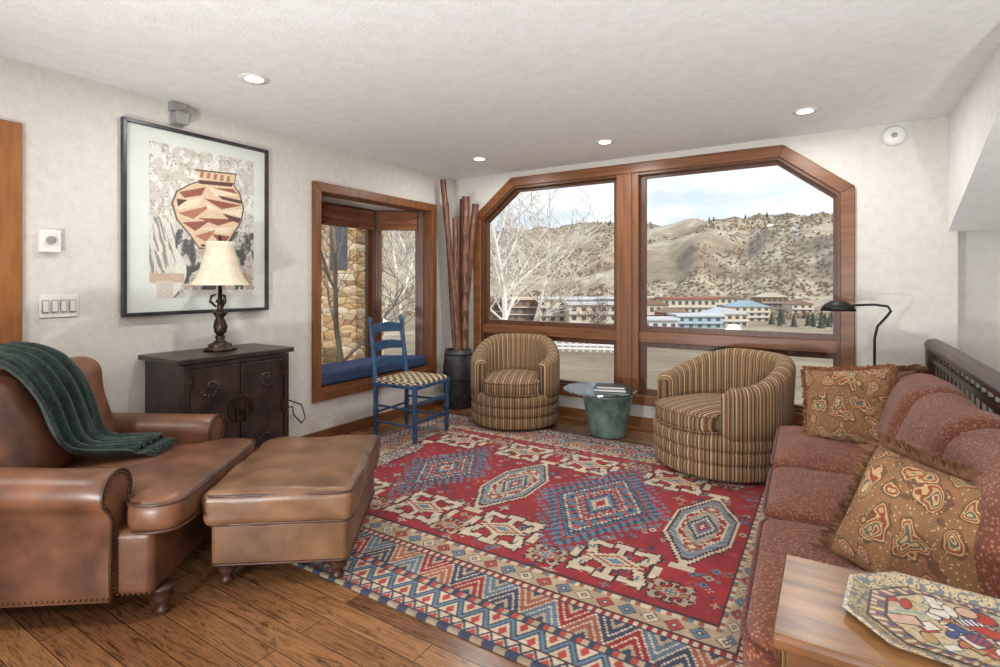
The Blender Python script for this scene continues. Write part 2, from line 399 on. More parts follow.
# bay window
w2=empty('window_2')
add('casing',ring([(BY0-.06,BZ0-.1),(BY1+.06,BZ0-.1),(BY1+.06,BZ1+.06),(BY0-.06,BZ1+.06)],.075,XL-.15,XL+.03,'x'),M['trim'],w2,bevel=.005)
BP=[(XL-.1,BY0),(-4.02,3.2),(-4.02,3.96),(XL-.1,BY1)]
seat=[(XL-.14,BY0),(-4.1,3.16),(-4.1,4.0),(XL-.14,BY1)]
add('seat_board',join(extr(seat,.33,BZ0,'z'),bx(XL-.15,XL,BY0,BY1,.38,.43)),M['trim'],w2)
add('head_board',extr(seat,BZ1,BZ1+.12,'z'),M['ceil'],w2)
def panel(p,q):
    p=Vector((p[0],p[1],0)); q=Vector((q[0],q[1],0)); d=(q-p); L=d.length; d.normalize(); n=Vector((-d.y,d.x,0))
    Mx=Matrix(((d.x,n.x,0,p.x),(d.y,n.y,0,p.y),(0,0,1,0),(0,0,0,1)))
    pol=[(0,BZ0),(L,BZ0),(L,BZ1),(0,BZ1)]
    fr=tf(join(ring(pol,.05,-.03,.05),ring(inset(pol,.05),.035,-.01,.03)),Mx)
    gl=tf(extr(inset(pol,.06),.008,.012,'y'),Mx)
    sh=[]
    for k in range(4): sh.append(bx(.06,L-.06,-.06-.012*(k%2),-.035,1.84+.04*k,1.885+.04*k))
    return fr,gl,tf(join(*sh,bx(.06,L-.06,-.085,-.03,1.82,1.85)),Mx)
pp=[panel(BP[i],BP[i+1]) for i in range(3)]
add('bay_frames',join(*[p[0] for p in pp]),M['sash'],w2)
add('bay_posts',join(tube([(-4.02,3.2,BZ0),(-4.02,3.2,BZ1)],.045,10),tube([(-4.02,3.96,BZ0),(-4.02,3.96,BZ1)],.045,10)),M['sash'],w2)
add('bay_panes',join(*[p[1] for p in pp]),M['glass'],w2)
add('roman_shades',join(*[p[2] for p in pp]),M['shadeblind'],w2)
cs=[(XL-.02,BY0+.03),(-3.93,3.2),(-3.93,3.96),(XL-.02,BY1-.03)]
add('window_seat_cushion',extr(cs,BZ0+.002,.545,'z'),M['bluecush'],None,smooth=False,bevel=.03,seg=4)
add('ext_bay_skirt',extr(seat,-.4,.33,'z'),M['wall'],w2)
# door
add('door_1',join(bx(XL-.1,XL-.05,.0,.91,0,2.0)),M['door'])
add('trim_door',join(bx(XL-.02,XL+.022,.91,1.0,0,2.09),bx(XL-.02,XL+.022,-.09,.91,2.0,2.09),bx(XL-.02,XL+.022,-.09,0,0,2.0)),M['door'],bevel=.004)

# recessed lights
def downlight(x,y,p=14):
    e=empty('recessed_downlight',(x,y,CEIL))
    add('ring',lathe([(.047,-.004),(.075,-.006),(.078,0.0),(.047,.0)],28),M['white'],e,True)
    add('lens',lathe([(.001,-.005),(.047,-.005),(.047,-.001),(.001,-.001)],24),M['bulb'],e)
    l=bpy.data.lights.new('downlight_bulb','AREA'); l.shape='DISK'; l.size=.12; l.energy=p; l.color=(1,.97,.93)
    o=bpy.data.objects.new('bulb',l); COL.objects.link(o); o.parent=e; o.location=(0,0,-.02)
for x,y in ((-2.71,1.77),(-2.72,4.0),(-1.54,4.05),(-.15,4.02)): downlight(x,y,9)
for x,y in ((-2.7,-.3),(.4,-.6),(-1,-2)): downlight(x,y,20)  # extra unseen downlights, added behind the camera to even out the room light
# unseen spot lamps on invented stands, added out of view to brighten the ceiling
def fill_lamp(loc,target,p,ang=120):
    e=empty('added_fill_lamp',(loc[0],loc[1],0))
    add('base',lathe([(.11,0),(.11,.02),(.02,.03)],24),M['dark'],e,True)
    add('stem',tube([(0,0,.02),(0,0,loc[2]-.12)],.012,8),M['dark'],e,True)
    add('can',lathe([(.03,loc[2]-.13),(.08,loc[2]-.1),(.09,loc[2]-.02),(.085,loc[2]-.02),(.07,loc[2]-.09),(.03,loc[2]-.11)],24),M['dark'],e,True)
    l=bpy.data.lights.new('added_fill_spot','SPOT'); l.energy=p; l.spot_size=math.radians(ang); l.spot_blend=1; l.shadow_soft_size=.12; l.color=(.95,.98,1)
    o=bpy.data.objects.new('bulb',l); COL.objects.link(o); o.parent=e; o.location=(0,0,loc[2]+.02)
    d=Vector(target)-Vector((loc[0],loc[1],loc[2])); o.rotation_euler=d.to_track_quat('-Z','Y').to_euler()
fill_lamp((-1.5,-.9,.4),(-1.6,2.6,2.4),320)
fill_lamp((.25,-.7,.9),(-.6,2.8,2.4),220)
fill_lamp((1.4,.6,.6),(1.0,3.0,1.9),130)

# wall items
e=empty('smoke_detector',(.373,YB,2.32)); add('body',tf(lathe([(.07,0),(.07,.02),(.055,.035),(.001,.038)],28),Matrix.Rotation(math.radians(90),4,'X')),M['white'],e,True)
add('sensor',tf(lathe([(.02,.03),(.018,.045),(.001,.046)],16),Matrix.Rotation(math.radians(90),4,'X')),M['grey'],e,True)
e=empty('thermostat',(XL,1.114,1.50)); add('body',bx(0,.028,-.045,.045,-.06,.06),M['white'],e,bevel=.006); add('dial',tf(lathe([(.022,0),(.02,.010),(.001,.011)],20),Matrix.Translation((.028,0,.005))@Matrix.Rotation(math.radians(90),4,'Y')),M['grey'],e)
e=empty('light_switch_plate',(XL,1.157,1.157)); add('plate',bx(0,.006,-.085,.085,-.06,.06),M['white'],e,bevel=.003)
for k in range(4): add('toggle_%d'%k,join(bx(.006,.010,-.075+k*.039,-.045+k*.039,-.034,.034)),M['grey'],e); add('rocker_%d'%k,bx(.010,.014,-.071+k*.039,-.049+k*.039,-.028,.028),M['white'],e)
e=empty('wall_speaker',(XL,1.75,0)); add('mount',bx(0,.05,-.045,.05,CEIL-.06,CEIL-.002),M['grey'],e,bevel=.004); add('box',bx(.0,.08,-.035,.045,CEIL-.14,CEIL-.065),M['grey'],e,bevel=.006); 

# picture
pic=empty('framed_print',(XL,0,0))
Y0,Y1,Z0,Z1=1.444,2.379,1.083,2.243
add('frame',ring([(Y0,Z0),(Y1,Z0),(Y1,Z1),(Y0,Z1)],.022,.002,.035,'x'),M['frame'],pic,bevel=.003)
add('mat_board',bx(.004,.016,Y0+.015,Y1-.015,Z0+.015,Z1-.015),M['mat'],pic)
def color_grid(name,W,Hh,img,matl,mapf,parent=None):
    ny,nx,_=img.shape
    xs=np.linspace(0,1,nx); ys=np.linspace(0,1,ny); X,Y=np.meshgrid(xs,ys)
    V=mapf(X.ravel()*W,Y.ravel()*Hh)
    idx=np.arange(nx*ny).reshape(ny,nx)
    Q=np.stack([idx[:-1,:-1],idx[:-1,1:],idx[1:,1:],idx[1:,:-1]],-1).reshape(-1,4)
    me=bpy.data.meshes.new(name); me.vertices.add(len(V)); me.vertices.foreach_set('co',V.astype(np.float32).ravel())
    me.loops.add(Q.size); me.loops.foreach_set('vertex_index',Q.ravel().astype(np.int32))
    me.polygons.add(len(Q)); me.polygons.foreach_set('loop_start',np.arange(0,Q.size,4,dtype=np.int32))
    me.update(calc_edges=True); me.validate()
    ca=me.color_attributes.new('Col','FLOAT_COLOR','POINT')
    ca.data.foreach_set('color',np.concatenate([img.reshape(-1,3),np.ones((nx*ny,1))],1).astype(np.float32).ravel())
    me.materials.append(matl); o=bpy.data.objects.new(name,me); COL.objects.link(o)
    if parent: o.parent=parent
    return o
def vnoise(s,t,f,seed,oct=3):
    rng=np.random.RandomState(seed); out=np.zeros_like(s); amp=1
    for o in range(oct):
        N=int(f)+2; G=rng.rand(N+1,N+1)
        x=s*f; y=t*f; xi=np.clip(np.floor(x).astype(int),0,N-1); yi=np.clip(np.floor(y).astype(int),0,N-1)
        u=x-xi; v=y-yi; u=u*u*(3-2*u); v=v*v*(3-2*v)
        out+=amp*(G[yi,xi]*(1-u)*(1-v)+G[yi,xi+1]*u*(1-v)+G[yi+1,xi]*(1-u)*v+G[yi+1,xi+1]*u*v-.5)
        f*=2; amp*=.55
    return out
def art():
    W,Hh=.68,.95; nx,ny=270,378
    s,t=np.meshgrid(np.linspace(0,1,nx),np.linspace(0,1,ny))
    img=np.ones((ny,nx,3))*np.array(lin(214,214,206))
    a=vnoise(s,t,22,1); b=vnoise(s,t,34,2)
    m=(t>.36)&(a>.10); img[m]=lin(192,188,178)
    m=(t>.36)&(np.abs(a)<.03); img[m]=lin(138,132,124)
    m=(t>.5)&(b>.38); img[m]=lin(172,158,140)
    m=(t>.5)&(np.abs(b-.2)<.016); img[m]=lin(150,144,136)
    c=vnoise(s,t,16,5,4)
    low=(t<.47)&(s>.2+.12*np.sin(t*9)); img[low]=lin(196,194,188); img[low&(c>.0)]=lin(124,122,120); img[low&(c>.18)]=lin(88,86,86); img[low&(c<-.3)]=lin(180,160,142)
    m=(s<.22)&(t>.14)&(t<.52); img[m]=lin(208,206,196)
    d=vnoise(s+.35*t,t*.15,60,7,2); img[m&(d>.10)]=lin(140,140,130)
    m=(s<.3)&(t>.10)&(t<.16); img[m]=lin(192,170,150)
    m=(s>.06)&(s<.2)&(t>-.01)&(t<.11); img[m]=lin(198,190,178)
    m=(s>.30)&(t<.05); img[m]=lin(206,202,190)
    def poly(pts,col):
        ins=np.zeros_like(s,bool); n=len(pts)
        for i in range(n):
            x1_,y1_=pts[i]; x2_,y2_=pts[(i+1)%n]
            if y1_==y2_: continue
            cnd=((y1_>t)!=(y2_>t))&(s<(x2_-x1_)*(t-y1_)/(y2_-y1_)+x1_); ins^=cnd
        img[ins]=lin(col)
    P=[(.44,.34),(.36,.42),(.24,.52),(.20,.62),(.24,.70),(.36,.76),(.46,.79),(.40,.86),(.80,.88),(.78,.80),(.84,.74),(.88,.64),(.85,.54),(.76,.44),(.68,.34)]
    poly([(x+(x-.55)*.05,y+(y-.6)*.04) for x,y in P],(96,84,76)); poly(P,(208,184,154))
    R1=(140,84,70); R2=(166,112,90); C1=(222,204,178); D1=(92,62,56)
    poly([(.42,.80),(.79,.82),(.76,.79),(.44,.775)],D1)
    for k in range(5): poly([(.44+k*.066,.82),(.475+k*.066,.82),(.48+k*.066,.865),(.45+k*.066,.86)],R2)
    poly([(.25,.70),(.50,.76),(.46,.70),(.30,.665)],R1); poly([(.52,.765),(.83,.735),(.60,.705)],C1); poly([(.56,.76),(.78,.775),(.82,.745)],R1)
    poly([(.21,.62),(.47,.685),(.42,.62),(.25,.585)],C1); poly([(.23,.655),(.33,.655),(.24,.60)],D1)
    poly([(.48,.68),(.87,.665),(.66,.62)],R1); poly([(.62,.715),(.86,.70),(.86,.675),(.66,.69)],D1)
    poly([(.24,.56),(.56,.64),(.38,.53)],R2); poly([(.50,.655),(.64,.61),(.52,.60)],C1)
    poly([(.62,.60),(.87,.64),(.86,.58)],C1); poly([(.42,.54),(.84,.56),(.62,.50)],R1); poly([(.66,.59),(.86,.57),(.84,.53),(.74,.55)],D1)
    poly([(.28,.50),(.54,.53),(.40,.45)],R1); poly([(.44,.47),(.80,.50),(.74,.44)],C1); poly([(.40,.42),(.60,.47),(.50,.38)],R2); poly([(.56,.44),(.74,.43),(.66,.36)],R1); poly([(.45,.36),(.62,.38),(.64,.345),(.46,.345)],D1)
    poly([(.36,.16),(.60,.13),(.56,.24)],(214,210,202)); poly([(.62,.28),(.86,.2),(.8,.33)],(180,168,152))
    rr=np.random.RandomState(1).rand(ny,nx,1); img*=.92+.14*rr
    return W,Hh,img
W,Hh,img=art()
yo=(Y0+Y1)/2-W/2+.02; zo=(Z0+Z1)/2-Hh/2
color_grid('print_sheet',W,Hh,img,attr_mat('ink_print',.7,0),lambda a,b:np.stack([np.full_like(a,.0175),a+yo,b+zo],1),pic)

# ---------------- rug ----------------
def rug():
    x0,x1,ya,yb=-3.15,-.02,1.55,4.12
    fx0,fx1,fy0,fy1=-2.80,-.36,2.10,3.72
    st=.0042; nx=int((x1-x0)/st); ny=int((yb-ya)/st)
    X,Y=np.meshgrid(np.linspace(x0,x1,nx),np.linspace(ya,yb,ny))
    RED=np.array(lin(142,34,40));NAVY=np.array(lin(52,58,78));BLUE=np.array(lin(92,114,132));CREAM=np.array(lin(194,178,152));RUST=np.array(lin(150,84,62));DK=np.array(lin(70,36,42));TAN=np.array(lin(172,150,122));LR=np.array(lin(166,64,56)); GR=np.array(lin(136,136,132))
    img=np.ones((ny,nx,3))*RED
    q=lambda a,s:np.floor(a/s+.5)*s
    img*= (1+.10*np.sin(Y*9+np.sin(X*3)))[...,None]
    rng=np.random.RandomState(4)
    for _ in range(700):
        cx=rng.uniform(fx0,fx1); cy=rng.uniform(fy0,fy1); s=rng.choice([.014,.020,.028])
        c=[CREAM,BLUE,NAVY,LR,TAN,RUST,GR][rng.randint(7)]
        if rng.rand()<.6: D=np.abs(q(X-cx,.007))+np.abs(q(Y-cy,.007))
        else: D=np.minimum(np.abs(X-cx)*3+np.abs(Y-cy)*.7,np.abs(X-cx)*.7+np.abs(Y-cy)*3)
        img[D<s]=c; img[D<s*.4]=NAVY
    def crab(cx,cy,k=1.0,main=CREAM):
        x=np.abs(q(X-cx,.010))/k; y=np.abs(q(Y-cy,.010))/k
        def body(o):
            return ((x/.13+y/.075)<1+o*6)|((np.abs(x-.10-.4*y)<.022+o)&(y<.12+o)&(y>.02))|((np.abs(y-.125-.2*(x-.1))<.018+o*.6)&(np.abs(x-.105)<.05+o))|((x<.018+o*.6)&(y<.15+o))|((np.abs(y-.14)<.018+o*.6)&(x<.04+o))|((np.abs(x-.175)<.016+o*.6)&(y<.05+o))
        img[body(.012)]=DK*.8; img[body(0)]=main; img[(x/.10+y/.05)<1]=RUST; img[(x/.07+y/.035)<1]=CREAM; img[(x/.045+y/.024)<1]=BLUE
        img[(np.abs(x-.125)<.008)&(np.abs(y-.08)<.02)]=BLUE
    for cx in (-2.52,-1.96,-1.44,-.84): crab(cx,2.33,1.05); crab(cx,3.48,1.05)
    for cx in (-2.72,-2.24,-1.70,-1.13,-.56): crab(cx,2.22,.5,TAN); crab(cx,3.60,.5,TAN)
    def med_b(cx,cy,a,b):
        x=np.abs(q(X-cx,.014)); y=np.abs(q(Y-cy,.014)); D=x/a+y/b
        hook=(np.floor((x-y*.7)/.028)%2==0)
        img[(D<1.62)&(D>1.25)&hook&(np.floor((x+y)/.028)%3!=0)]=BLUE
        img[(D<1.30)&(D>1)]=NAVY*1.1; img[(D<1.30)&(D>1.05)&hook]=BLUE; img[(D<1.12)&(D>1.07)]=LR
        img[D<1.0]=BLUE; img[(D<.97)&(D>.90)]=NAVY; img[(D<.90)&(D>.86)]=CREAM
        m=(D<.86); img[m]=BLUE*.9; img[m&((np.floor(x/.028)+np.floor(y/.028))%3==0)]=NAVY; img[m&((np.floor(x/.028)-np.floor(y/.028))%4==0)&(D>.62)]=LR
        img[(D<.60)&(D>.56)]=CREAM; img[D<.56]=RED; img[(D<.50)&hook]=GR; img[D<.38]=NAVY; img[D<.32]=BLUE; img[D<.22]=CREAM; img[D<.13]=RED
    def med_w(cx,cy,a,b):
        x=np.abs(q(X-cx,.012)); y=np.abs(q(Y-cy,.012))
        def hexm(k): return ((x<a*k)&(y<b*k)&(x/a+ (y-b*.35*k)/b*1.4< k*1.0+.02))|((x<a*k)&(y<b*.35*k))
        img[hexm(1.12)]=DK; img[hexm(1.06)]=CREAM; img[hexm(.98)]=DK; img[hexm(.92)]=GR; m=hexm(.92)&(np.floor((x+y)/.024)%2==0); img[m]=BLUE; img[hexm(.74)]=CREAM; img[hexm(.70)]=RED*.9
        m=hexm(.70)&((np.floor(x/.024)+np.floor(y/.024))%3==0); img[m]=CREAM
        m=hexm(.55); img[m]=TAN; img[m&((np.floor(x/.024)+np.floor(y/.024))%2==0)]=GR
        D=x/(a*.55)+y/(b*.40); img[D<1]=NAVY; img[D<.8]=CREAM; img[D<.6]=BLUE; img[D<.4]=RED; img[D<.2]=CREAM
        D=np.abs(x)/(.05)+np.abs(y-b*.62)/.05; img[D<1]=RUST; img[D<.5]=CREAM
        m=((np.abs(y-b*1.16)<.02)&(x<.06))|((np.abs(y-b*1.1)<.05)&(x<.016)); img[m]=CREAM
    med_w(-1.70,2.90,.15,.40); med_w(-.57,2.90,.15,.40); med_w(-2.74,2.90,.09,.34)
    med_b(-2.24,2.90,.21,.36); med_b(-1.13,2.90,.26,.46)
    dl=(fx0-X)/(fx0-x0); dr=(X-fx1)/(x1-fx1); dn=(fy0-Y)/(fy0-ya); df=(Y-fy1)/(yb-fy1)
    s=np.maximum.reduce([dl,dr,dn,df]); side=np.argmax(np.stack([dl,dr,dn,df]),0)
    t=np.where(side<2,Y,X); B=s>0
    def setm(m,c): img[m&B]=c
    setm((s<=.03),DK)
    m=(s>.03)&(s<=.08); setm(m,CREAM); setm(m&((np.floor(t/.02)%3==0)),RUST); setm(m&(np.floor(t/.02)%6==1),BLUE)
    m=(s>.08)&(s<=.24); setm(m,TAN); k=(s-.08)/.16; tr=np.abs(((t/.09)%1)-.5)*2; par=np.floor(t/.09)%3
    dd=np.abs(k-.5)*1.3+tr*.7
    setm(m&(dd<.62),DK); setm(m&(dd<.54)&(par==0),LR); setm(m&(dd<.54)&(par==1),BLUE); setm(m&(dd<.54)&(par==2),CREAM); setm(m&(dd<.25),NAVY); setm(m&(dd<.12),CREAM)
    setm((s>.24)&(s<=.26),DK); m=(s>.26)&(s<=.31); setm(m,CREAM); setm(m&(np.floor(t/.018)%2==0),RED)
    setm((s>.31)&(s<=.325),NAVY)
    def triband(lo,hi,per,pal,bg=CREAM):
        m=(s>lo)&(s<=hi); k=(s-lo)/(hi-lo); ph=t/per; tr=np.abs((ph%1)-.5)*2; par=(np.floor(ph)%len(pal)).astype(int); par2=(np.floor(ph+.5)%len(pal)).astype(int)
        kq=np.floor(k*12)/12+.04; trq=np.floor(tr*12)/12+.04
        setm(m,bg)
        u=trq-kq
        for i,c in enumerate(pal):
            setm(m&(-u>.08)&(par==i),c); setm(m&(u>.08)&(par2==i),pal[(i+1)%len(pal)])
        setm(m&(-u>.30)&(-u<.40),bg); setm(m&(u>.30)&(u<.40),bg)
        setm(m&(np.abs(u)>.66),TAN); setm(m&(np.abs(u)>.78),NAVY)
    triband(.325,.60,.17,[RED*.95,NAVY,BLUE*.9,RUST])
    setm((s>.60)&(s<=.615),NAVY); m=(s>.615)&(s<=.665); setm(m,TAN); setm(m&(np.floor(t/.022)%3==0),NAVY); setm(m&(np.floor(t/.022)%3==1),LR)
    setm((s>.665)&(s<=.68),NAVY)
    m=(s>.68)&(s<=.86); setm(m,CREAM); k=(s-.68)/.18; tr=np.abs(((t/.12)%1)-.5)*2
    setm(m&(np.abs(k-tr)<.26),NAVY); setm(m&(np.abs(k-tr)<.12),BLUE); d2=np.abs(k-.22)*1.2+np.abs(((t/.12+.5)%1)-.5)*2.4; setm(m&(d2<.36)&(k<.5),LR); d3=np.abs(k-.78)*1.2+np.abs(((t/.12)%1)-.5)*2.4; setm(m&(d3<.36),LR)
    setm((s>.86)&(s<=.875),DK)
    m=(s>.875)&(s<=.95); setm(m,CREAM); k=(s-.875)/.075; tr=np.abs(((t/.06)%1)-.5)*2; setm(m&(np.abs(k-tr)<.2),NAVY); setm(m&(k>tr+.35),LR)
    setm((s>.95),NAVY*.9); m=(s>.965)&(np.floor(t/.05)%2==0); setm(m,TAN*.7)
    wear=vnoise((X-x0)/(x1-x0),(Y-ya)/(yb-ya),60,3,3); img=np.clip(img*(1+.28*wear[...,None])+.010,0,1)
    def mp(a,b):
        z=np.full(a.shape,.012); e=(a<1e-6)|(b<1e-6)|(a>(x1-x0)-1e-6)|(b>(yb-ya)-1e-6); z[e]=.001
        return np.stack([a+x0,b+ya,z],1)
    color_grid('area_rug',x1-x0,yb-ya,img,attr_mat('wool_rug',.95,.4,400),mp)
rug()

# ---------------- leather armchair ----------------
def uv(u,v): return (.8*u-.6*v,.6*u+.8*v)
ANG=math.atan2(.6,.8)
def turned_leg(h,r=.03): return lathe([(r*.5,0),(r*.75,h*.08),(r*.75,h*.2),(r*.5,h*.28),(r*.9,h*.45),(r*1.15,h*.62),(r*.8,h*.8),(r*1.25,h*.86),(r*1.25,h)],16)
cx,cy=uv(-1.60,2.53)
ch=empty('leather_armchair',(cx,cy,0),ANG)
add('base',mv(rbox(.88,.86,.25,.03),.03,0,.225),M['leather'],ch,True)
def arm(sgn):
    pr=[(.345,.10),(.455,.10),(.46,.2),(.45,.40)]
    cyy,cz,r=.42,.50,.078
    for k in range(0,15):
        a=math.radians(-55+k*20); 
        if a>math.radians(210): break
        pr.append((cyy+r*math.cos(a)*1.12,cz+r*math.sin(a)))
    pr+=[(.345,.42)]
    pr=[(sgn*p,q) for p,q in pr]
    V=[];F=[];n=len(pr); xs=[-.42,-.3,-.1,.1,.25,.32,.335]
    for i,x in enumerate(xs):
        sc=1 if i<len(xs)-1 else .96
        dz=.03*(1-(x+.42)/.75)
        for p,q in pr:
            V.append((x,sgn*.41+(p-sgn*.41)*sc,(q-.3)*sc+.3+dz*(q>.38)))
    for i in range(len(xs)-1):
        for j in range(n):
            k=(j+1)%n; F.append((i*n+j,i*n+k,(i+1)*n+k,(i+1)*n+j))
    F.append(tuple(range(n))); F.append(tuple((len(xs)-1)*n+j for j in range(n)))
    return (V,F),pr
for sgn,nm in ((1,'arm_far'),(-1,'arm_near')):
    vf,pr=arm(sgn); o=add(nm,vf,M['leather'],ch,True)
    for p in o.data.polygons:
        if len(p.vertices)>4: p.use_smooth=False
    o.data.set_sharp_from_angle(angle=math.radians(35))
    nails=[]
    P=[Vector((.337,p,q)) for p,q in inset(pr,.012)]
    for i in range(len(P)):
        a,b=P[i],P[(i+1)%len(P)]; L=(b-a).length
        if L<1e-4: continue
        t=0
        while t<L:
            p=a+(b-a)*(t/L); nails.append(sphere(.005,6,4,p)); t+=.018
    add(nm+'_nailheads',join(*nails),M['brass'],ch,True)
    add(nm+'_piping',tube([(.335,p,q) for p,q in pr],.006,6),M['piping'],ch,True)
bt=[]
for k in range(46): bt.append(sphere(.0045,6,4,(-.4+.86*k/45,-.434 if k>38 else -.461,.115)))
add('base_nailheads',join(*bt),M['brass'],ch,True)
Tsh=[(-.22,-.335),(.335,-.335),(.36,-.43),(.52,-.43),(.555,-.40),(.555,.40),(.52,.43),(.36,.43),(.335,.335),(-.22,.335)]
def tcush(outline,z0,z1,puff,wr=0,seed=0):
    c=(sum(p[0] for p in outline)/len(outline),sum(p[1] for p in outline)/len(outline))
    O=[]
    n=len(outline)
    for i in range(n):
        a,b=outline[i],outline[(i+1)%n]; L=math.dist(a,b); k=max(1,int(L/.045))
        for j in range(k): O.append((a[0]+(b[0]-a[0])*j/k,a[1]+(b[1]-a[1])*j/k))
    for _ in range(2): O=[((O[i-1][0]+2*O[i][0]+O[(i+1)%len(O)][0])/4,(O[i-1][1]+2*O[i][1]+O[(i+1)%len(O)][1])/4) for i in range(len(O))]
    n=len(O); hz=(z1-z0)/2; zc=(z0+z1)/2; V=[];F=[]
    prof=[(.0,-1,0),(.35,-1,0),(.7,-1,0),(.93,-.95,0),(.985,-.7,0),(1,-.3,0),(1,.3,0),(.985,.72,0),(.95,.95,.05),(.88,1,.2),(.8,1,.4),(.7,1,.6),(.6,1,.76),(.5,1,.85),(.4,1,.92),(.3,1,.96),(.15,1,1),(.0,1,1)]
    for s,zz,pf in prof:
        s=max(s,.002)
        for p in O:
            x=c[0]+(p[0]-c[0])*s; y=c[1]+(p[1]-c[1])*s
            w=wr*mnoise.noise(Vector((x*7+seed,y*7,0)))*pf+wr*.5*mnoise.noise(Vector((x*20+seed,y*16,3)))*(pf>0)
            V.append((x,y,zc+hz*zz+pf*puff+w))
    for i in range(len(prof)-1):
        for j in range(n):
            k=(j+1)%n; F.append((i*n+j,i*n+k,(i+1)*n+k,(i+1)*n+j))
    return (V,F),O
vf,O=tcush(Tsh,.325,.455,.03,.012,2)
add('seat_cushion',vf,M['leather'],ch,True)
add('seat_piping',join(tube([(p[0],p[1],.442) for p in O+[O[0]]],.006,6),tube([(p[0],p[1],.34) for p in O+[O[0]]],.006,6)),M['piping'],ch,True)
add('back_shell',tf(rbox(.14,.88,.72,.06),Matrix.Translation((-.40,0,.45))@Matrix.Rotation(math.radians(-10),4,'Y')),M['leather'],ch,True)
add('back_cushion',tf(rbox(.24,.80,.50,.10,lump=.02,seed=3,side=.02,lf=5,m=12),Matrix.Translation((-.28,0.01,.655))@Matrix.Rotation(math.radians(-14),4,'Y')),M['leather'],ch,True)
for i,(a,b) in enumerate(((.47,-.36),(.47,.36),(-.36,-.38),(-.36,.38))): add('leg_%d'%i,turned_leg(.11,.032),M['legwood'],ch,True,(a,b,0))
# throw
def throw():
    path=[(-.545,.50),(-.54,.70),(-.52,.86),(-.475,.94),(-.40,.975),(-.31,.965),(-.235,.93),(-.185,.85),(-.15,.75),(-.125,.65),(-.10,.58),(-.05,.53),(.03,.515),(.12,.515),(.17,.51)]
    V=[];F=[];n=40
    P=[]
    for i in range(len(path)-1):
        for k in range(5): P.append((path[i][0]+(path[i+1][0]-path[i][0])*k/5,path[i][1]+(path[i+1][1]-path[i][1])*k/5))
    P.append(path[-1])
    for _ in range(3): P=[P[0]]+[((P[i-1][0]+2*P[i][0]+P[i+1][0])/4,(P[i-1][1]+2*P[i][1]+P[i+1][1])/4) for i in range(1,len(P)-1)]+[P[-1]]
    for i,(x,z) in enumerate(P):
        t=i/len(P)
        a=P[min(i+1,len(P)-1)]; b=P[max(i-1,0)]; tx,tz=a[0]-b[0],a[1]-b[1]; L=math.hypot(tx,tz); nx_,nz_=-tz/L,tx/L
        for j in range(n):
            s=j/(n-1)
            w=.36-.12*t+.02*math.sin(t*5); y=-.36+.35*t+ s*w+ .012*math.sin(t*14)
            fold=abs(math.sin(s*13+t*3.0+.6*math.sin(t*6)))**1.5*.026+.012*abs(math.sin(s*29+t*5+1))
            V.append((x+nx_*fold,y,z+nz_*fold))
    for i in range(len(P)-1):
        for j in range(n-1): F.append((i*n+j,i*n+j+1,(i+1)*n+j+1,(i+1)*n+j))
    o=add('throw_blanket',(V,F),M['green'],ch,True)
    so=o.modifiers.new('s','SOLIDIFY'); so.thickness=.014; so.offset=0
    fr=[]
    for j in range(80):
        s=j/79; y=-.01+s*.24
        fr.append(tube([(.165,y,.515),(.195+random.uniform(0,.02),y+random.uniform(-.01,.01),.51),(.225+random.uniform(-.01,.025),y+random.uniform(-.02,.02),.498)],[.004,.004,.002],4))
    add('throw_fringe',join(*fr),M['green'],ch,True)
throw()
# ottoman
ot=empty('leather_ottoman',(-2.19,1.70,0),ANG)
add('base',mv(rbox(.56,.76,.2,.025),0,0,.195),M['leather2'],ot,True)
add('cushion',mv(rbox(.62,.82,.15,.04,puff=.022,m=16,lump=.012,lf=9,seed=8),0,0,.345),M['leather2'],ot,True)
add('piping',join(loop_rect(.303,.403,.402,.05,.006),loop_rect(.30,.40,.285,.05,.006),loop_rect(.281,.381,.11,.03,.006)),M['piping'],ot,True)
for i,(a,b) in enumerate(((.23,-.33),(.23,.33),(-.23,-.33),(-.23,.33))): add('leg_%d'%i,turned_leg(.10,.034),M['legwood'],ot,True,(a,b,.013))

# ---------------- cabinet ----------------
cb=empty('chinese_cabinet',(XL+.02,0,0))
CX=.43; c0,c1=1.545,2.26
add('carcass',bx(0,CX-.02,c0+.02,c1-.02,.06,.82),M['cabinet'],cb,bevel=.004)
add('top',bx(-.0,CX+.02,c0-.02,c1+.01,.825,.855),M['cabinet'],cb,bevel=.006)
add('doors',join(bx(CX-.02,CX,c0+.06,(c0+c1)/2-.003,.16,.79),bx(CX-.02,CX,(c0+c1)/2+.003,c1-.06,.16,.79)),M['cabinet'],cb,bevel=.004)
add('frame_stiles',join(bx(CX-.02,CX+.005,c0+.02,c0+.055,.0,.82),bx(CX-.02,CX+.005,c1-.055,c1-.02,.0,.82),bx(CX-.02,CX+.003,c0+.05,c1-.05,.795,.82),bx(CX-.02,CX+.003,c0+.05,c1-.05,.08,.15),bx(0,.04,c0+.02,c0+.055,0,.1),bx(0,.04,c1-.055,c1-.02,0,.1)),M['cabinet'],cb,bevel=.003)
RY=Matrix.Rotation(math.radians(90),4,'Y')
add('lock_plate',tf(join(lathe([(.085,0),(.085,.004),(.075,.006),(.001,.006)],32),mv(lathe([(.02,0),(.018,.012),(.001,.014)],16),0,0,.006)),Matrix.Translation((CX,(c0+c1)/2,.52))@RY),M['bronze'],cb)
pls=[bx(CX+.006,CX+.02,(c0+c1)/2-.035,(c0+c1)/2-.02,.44,.54),bx(CX+.006,CX+.02,(c0+c1)/2+.02,(c0+c1)/2+.035,.44,.54)]
for zz in (.24,.48,.72):
    for yy in (c0+.045,c1-.075): pls.append(bx(CX+.004,CX+.009,yy,yy+.03,zz-.04,zz+.04))
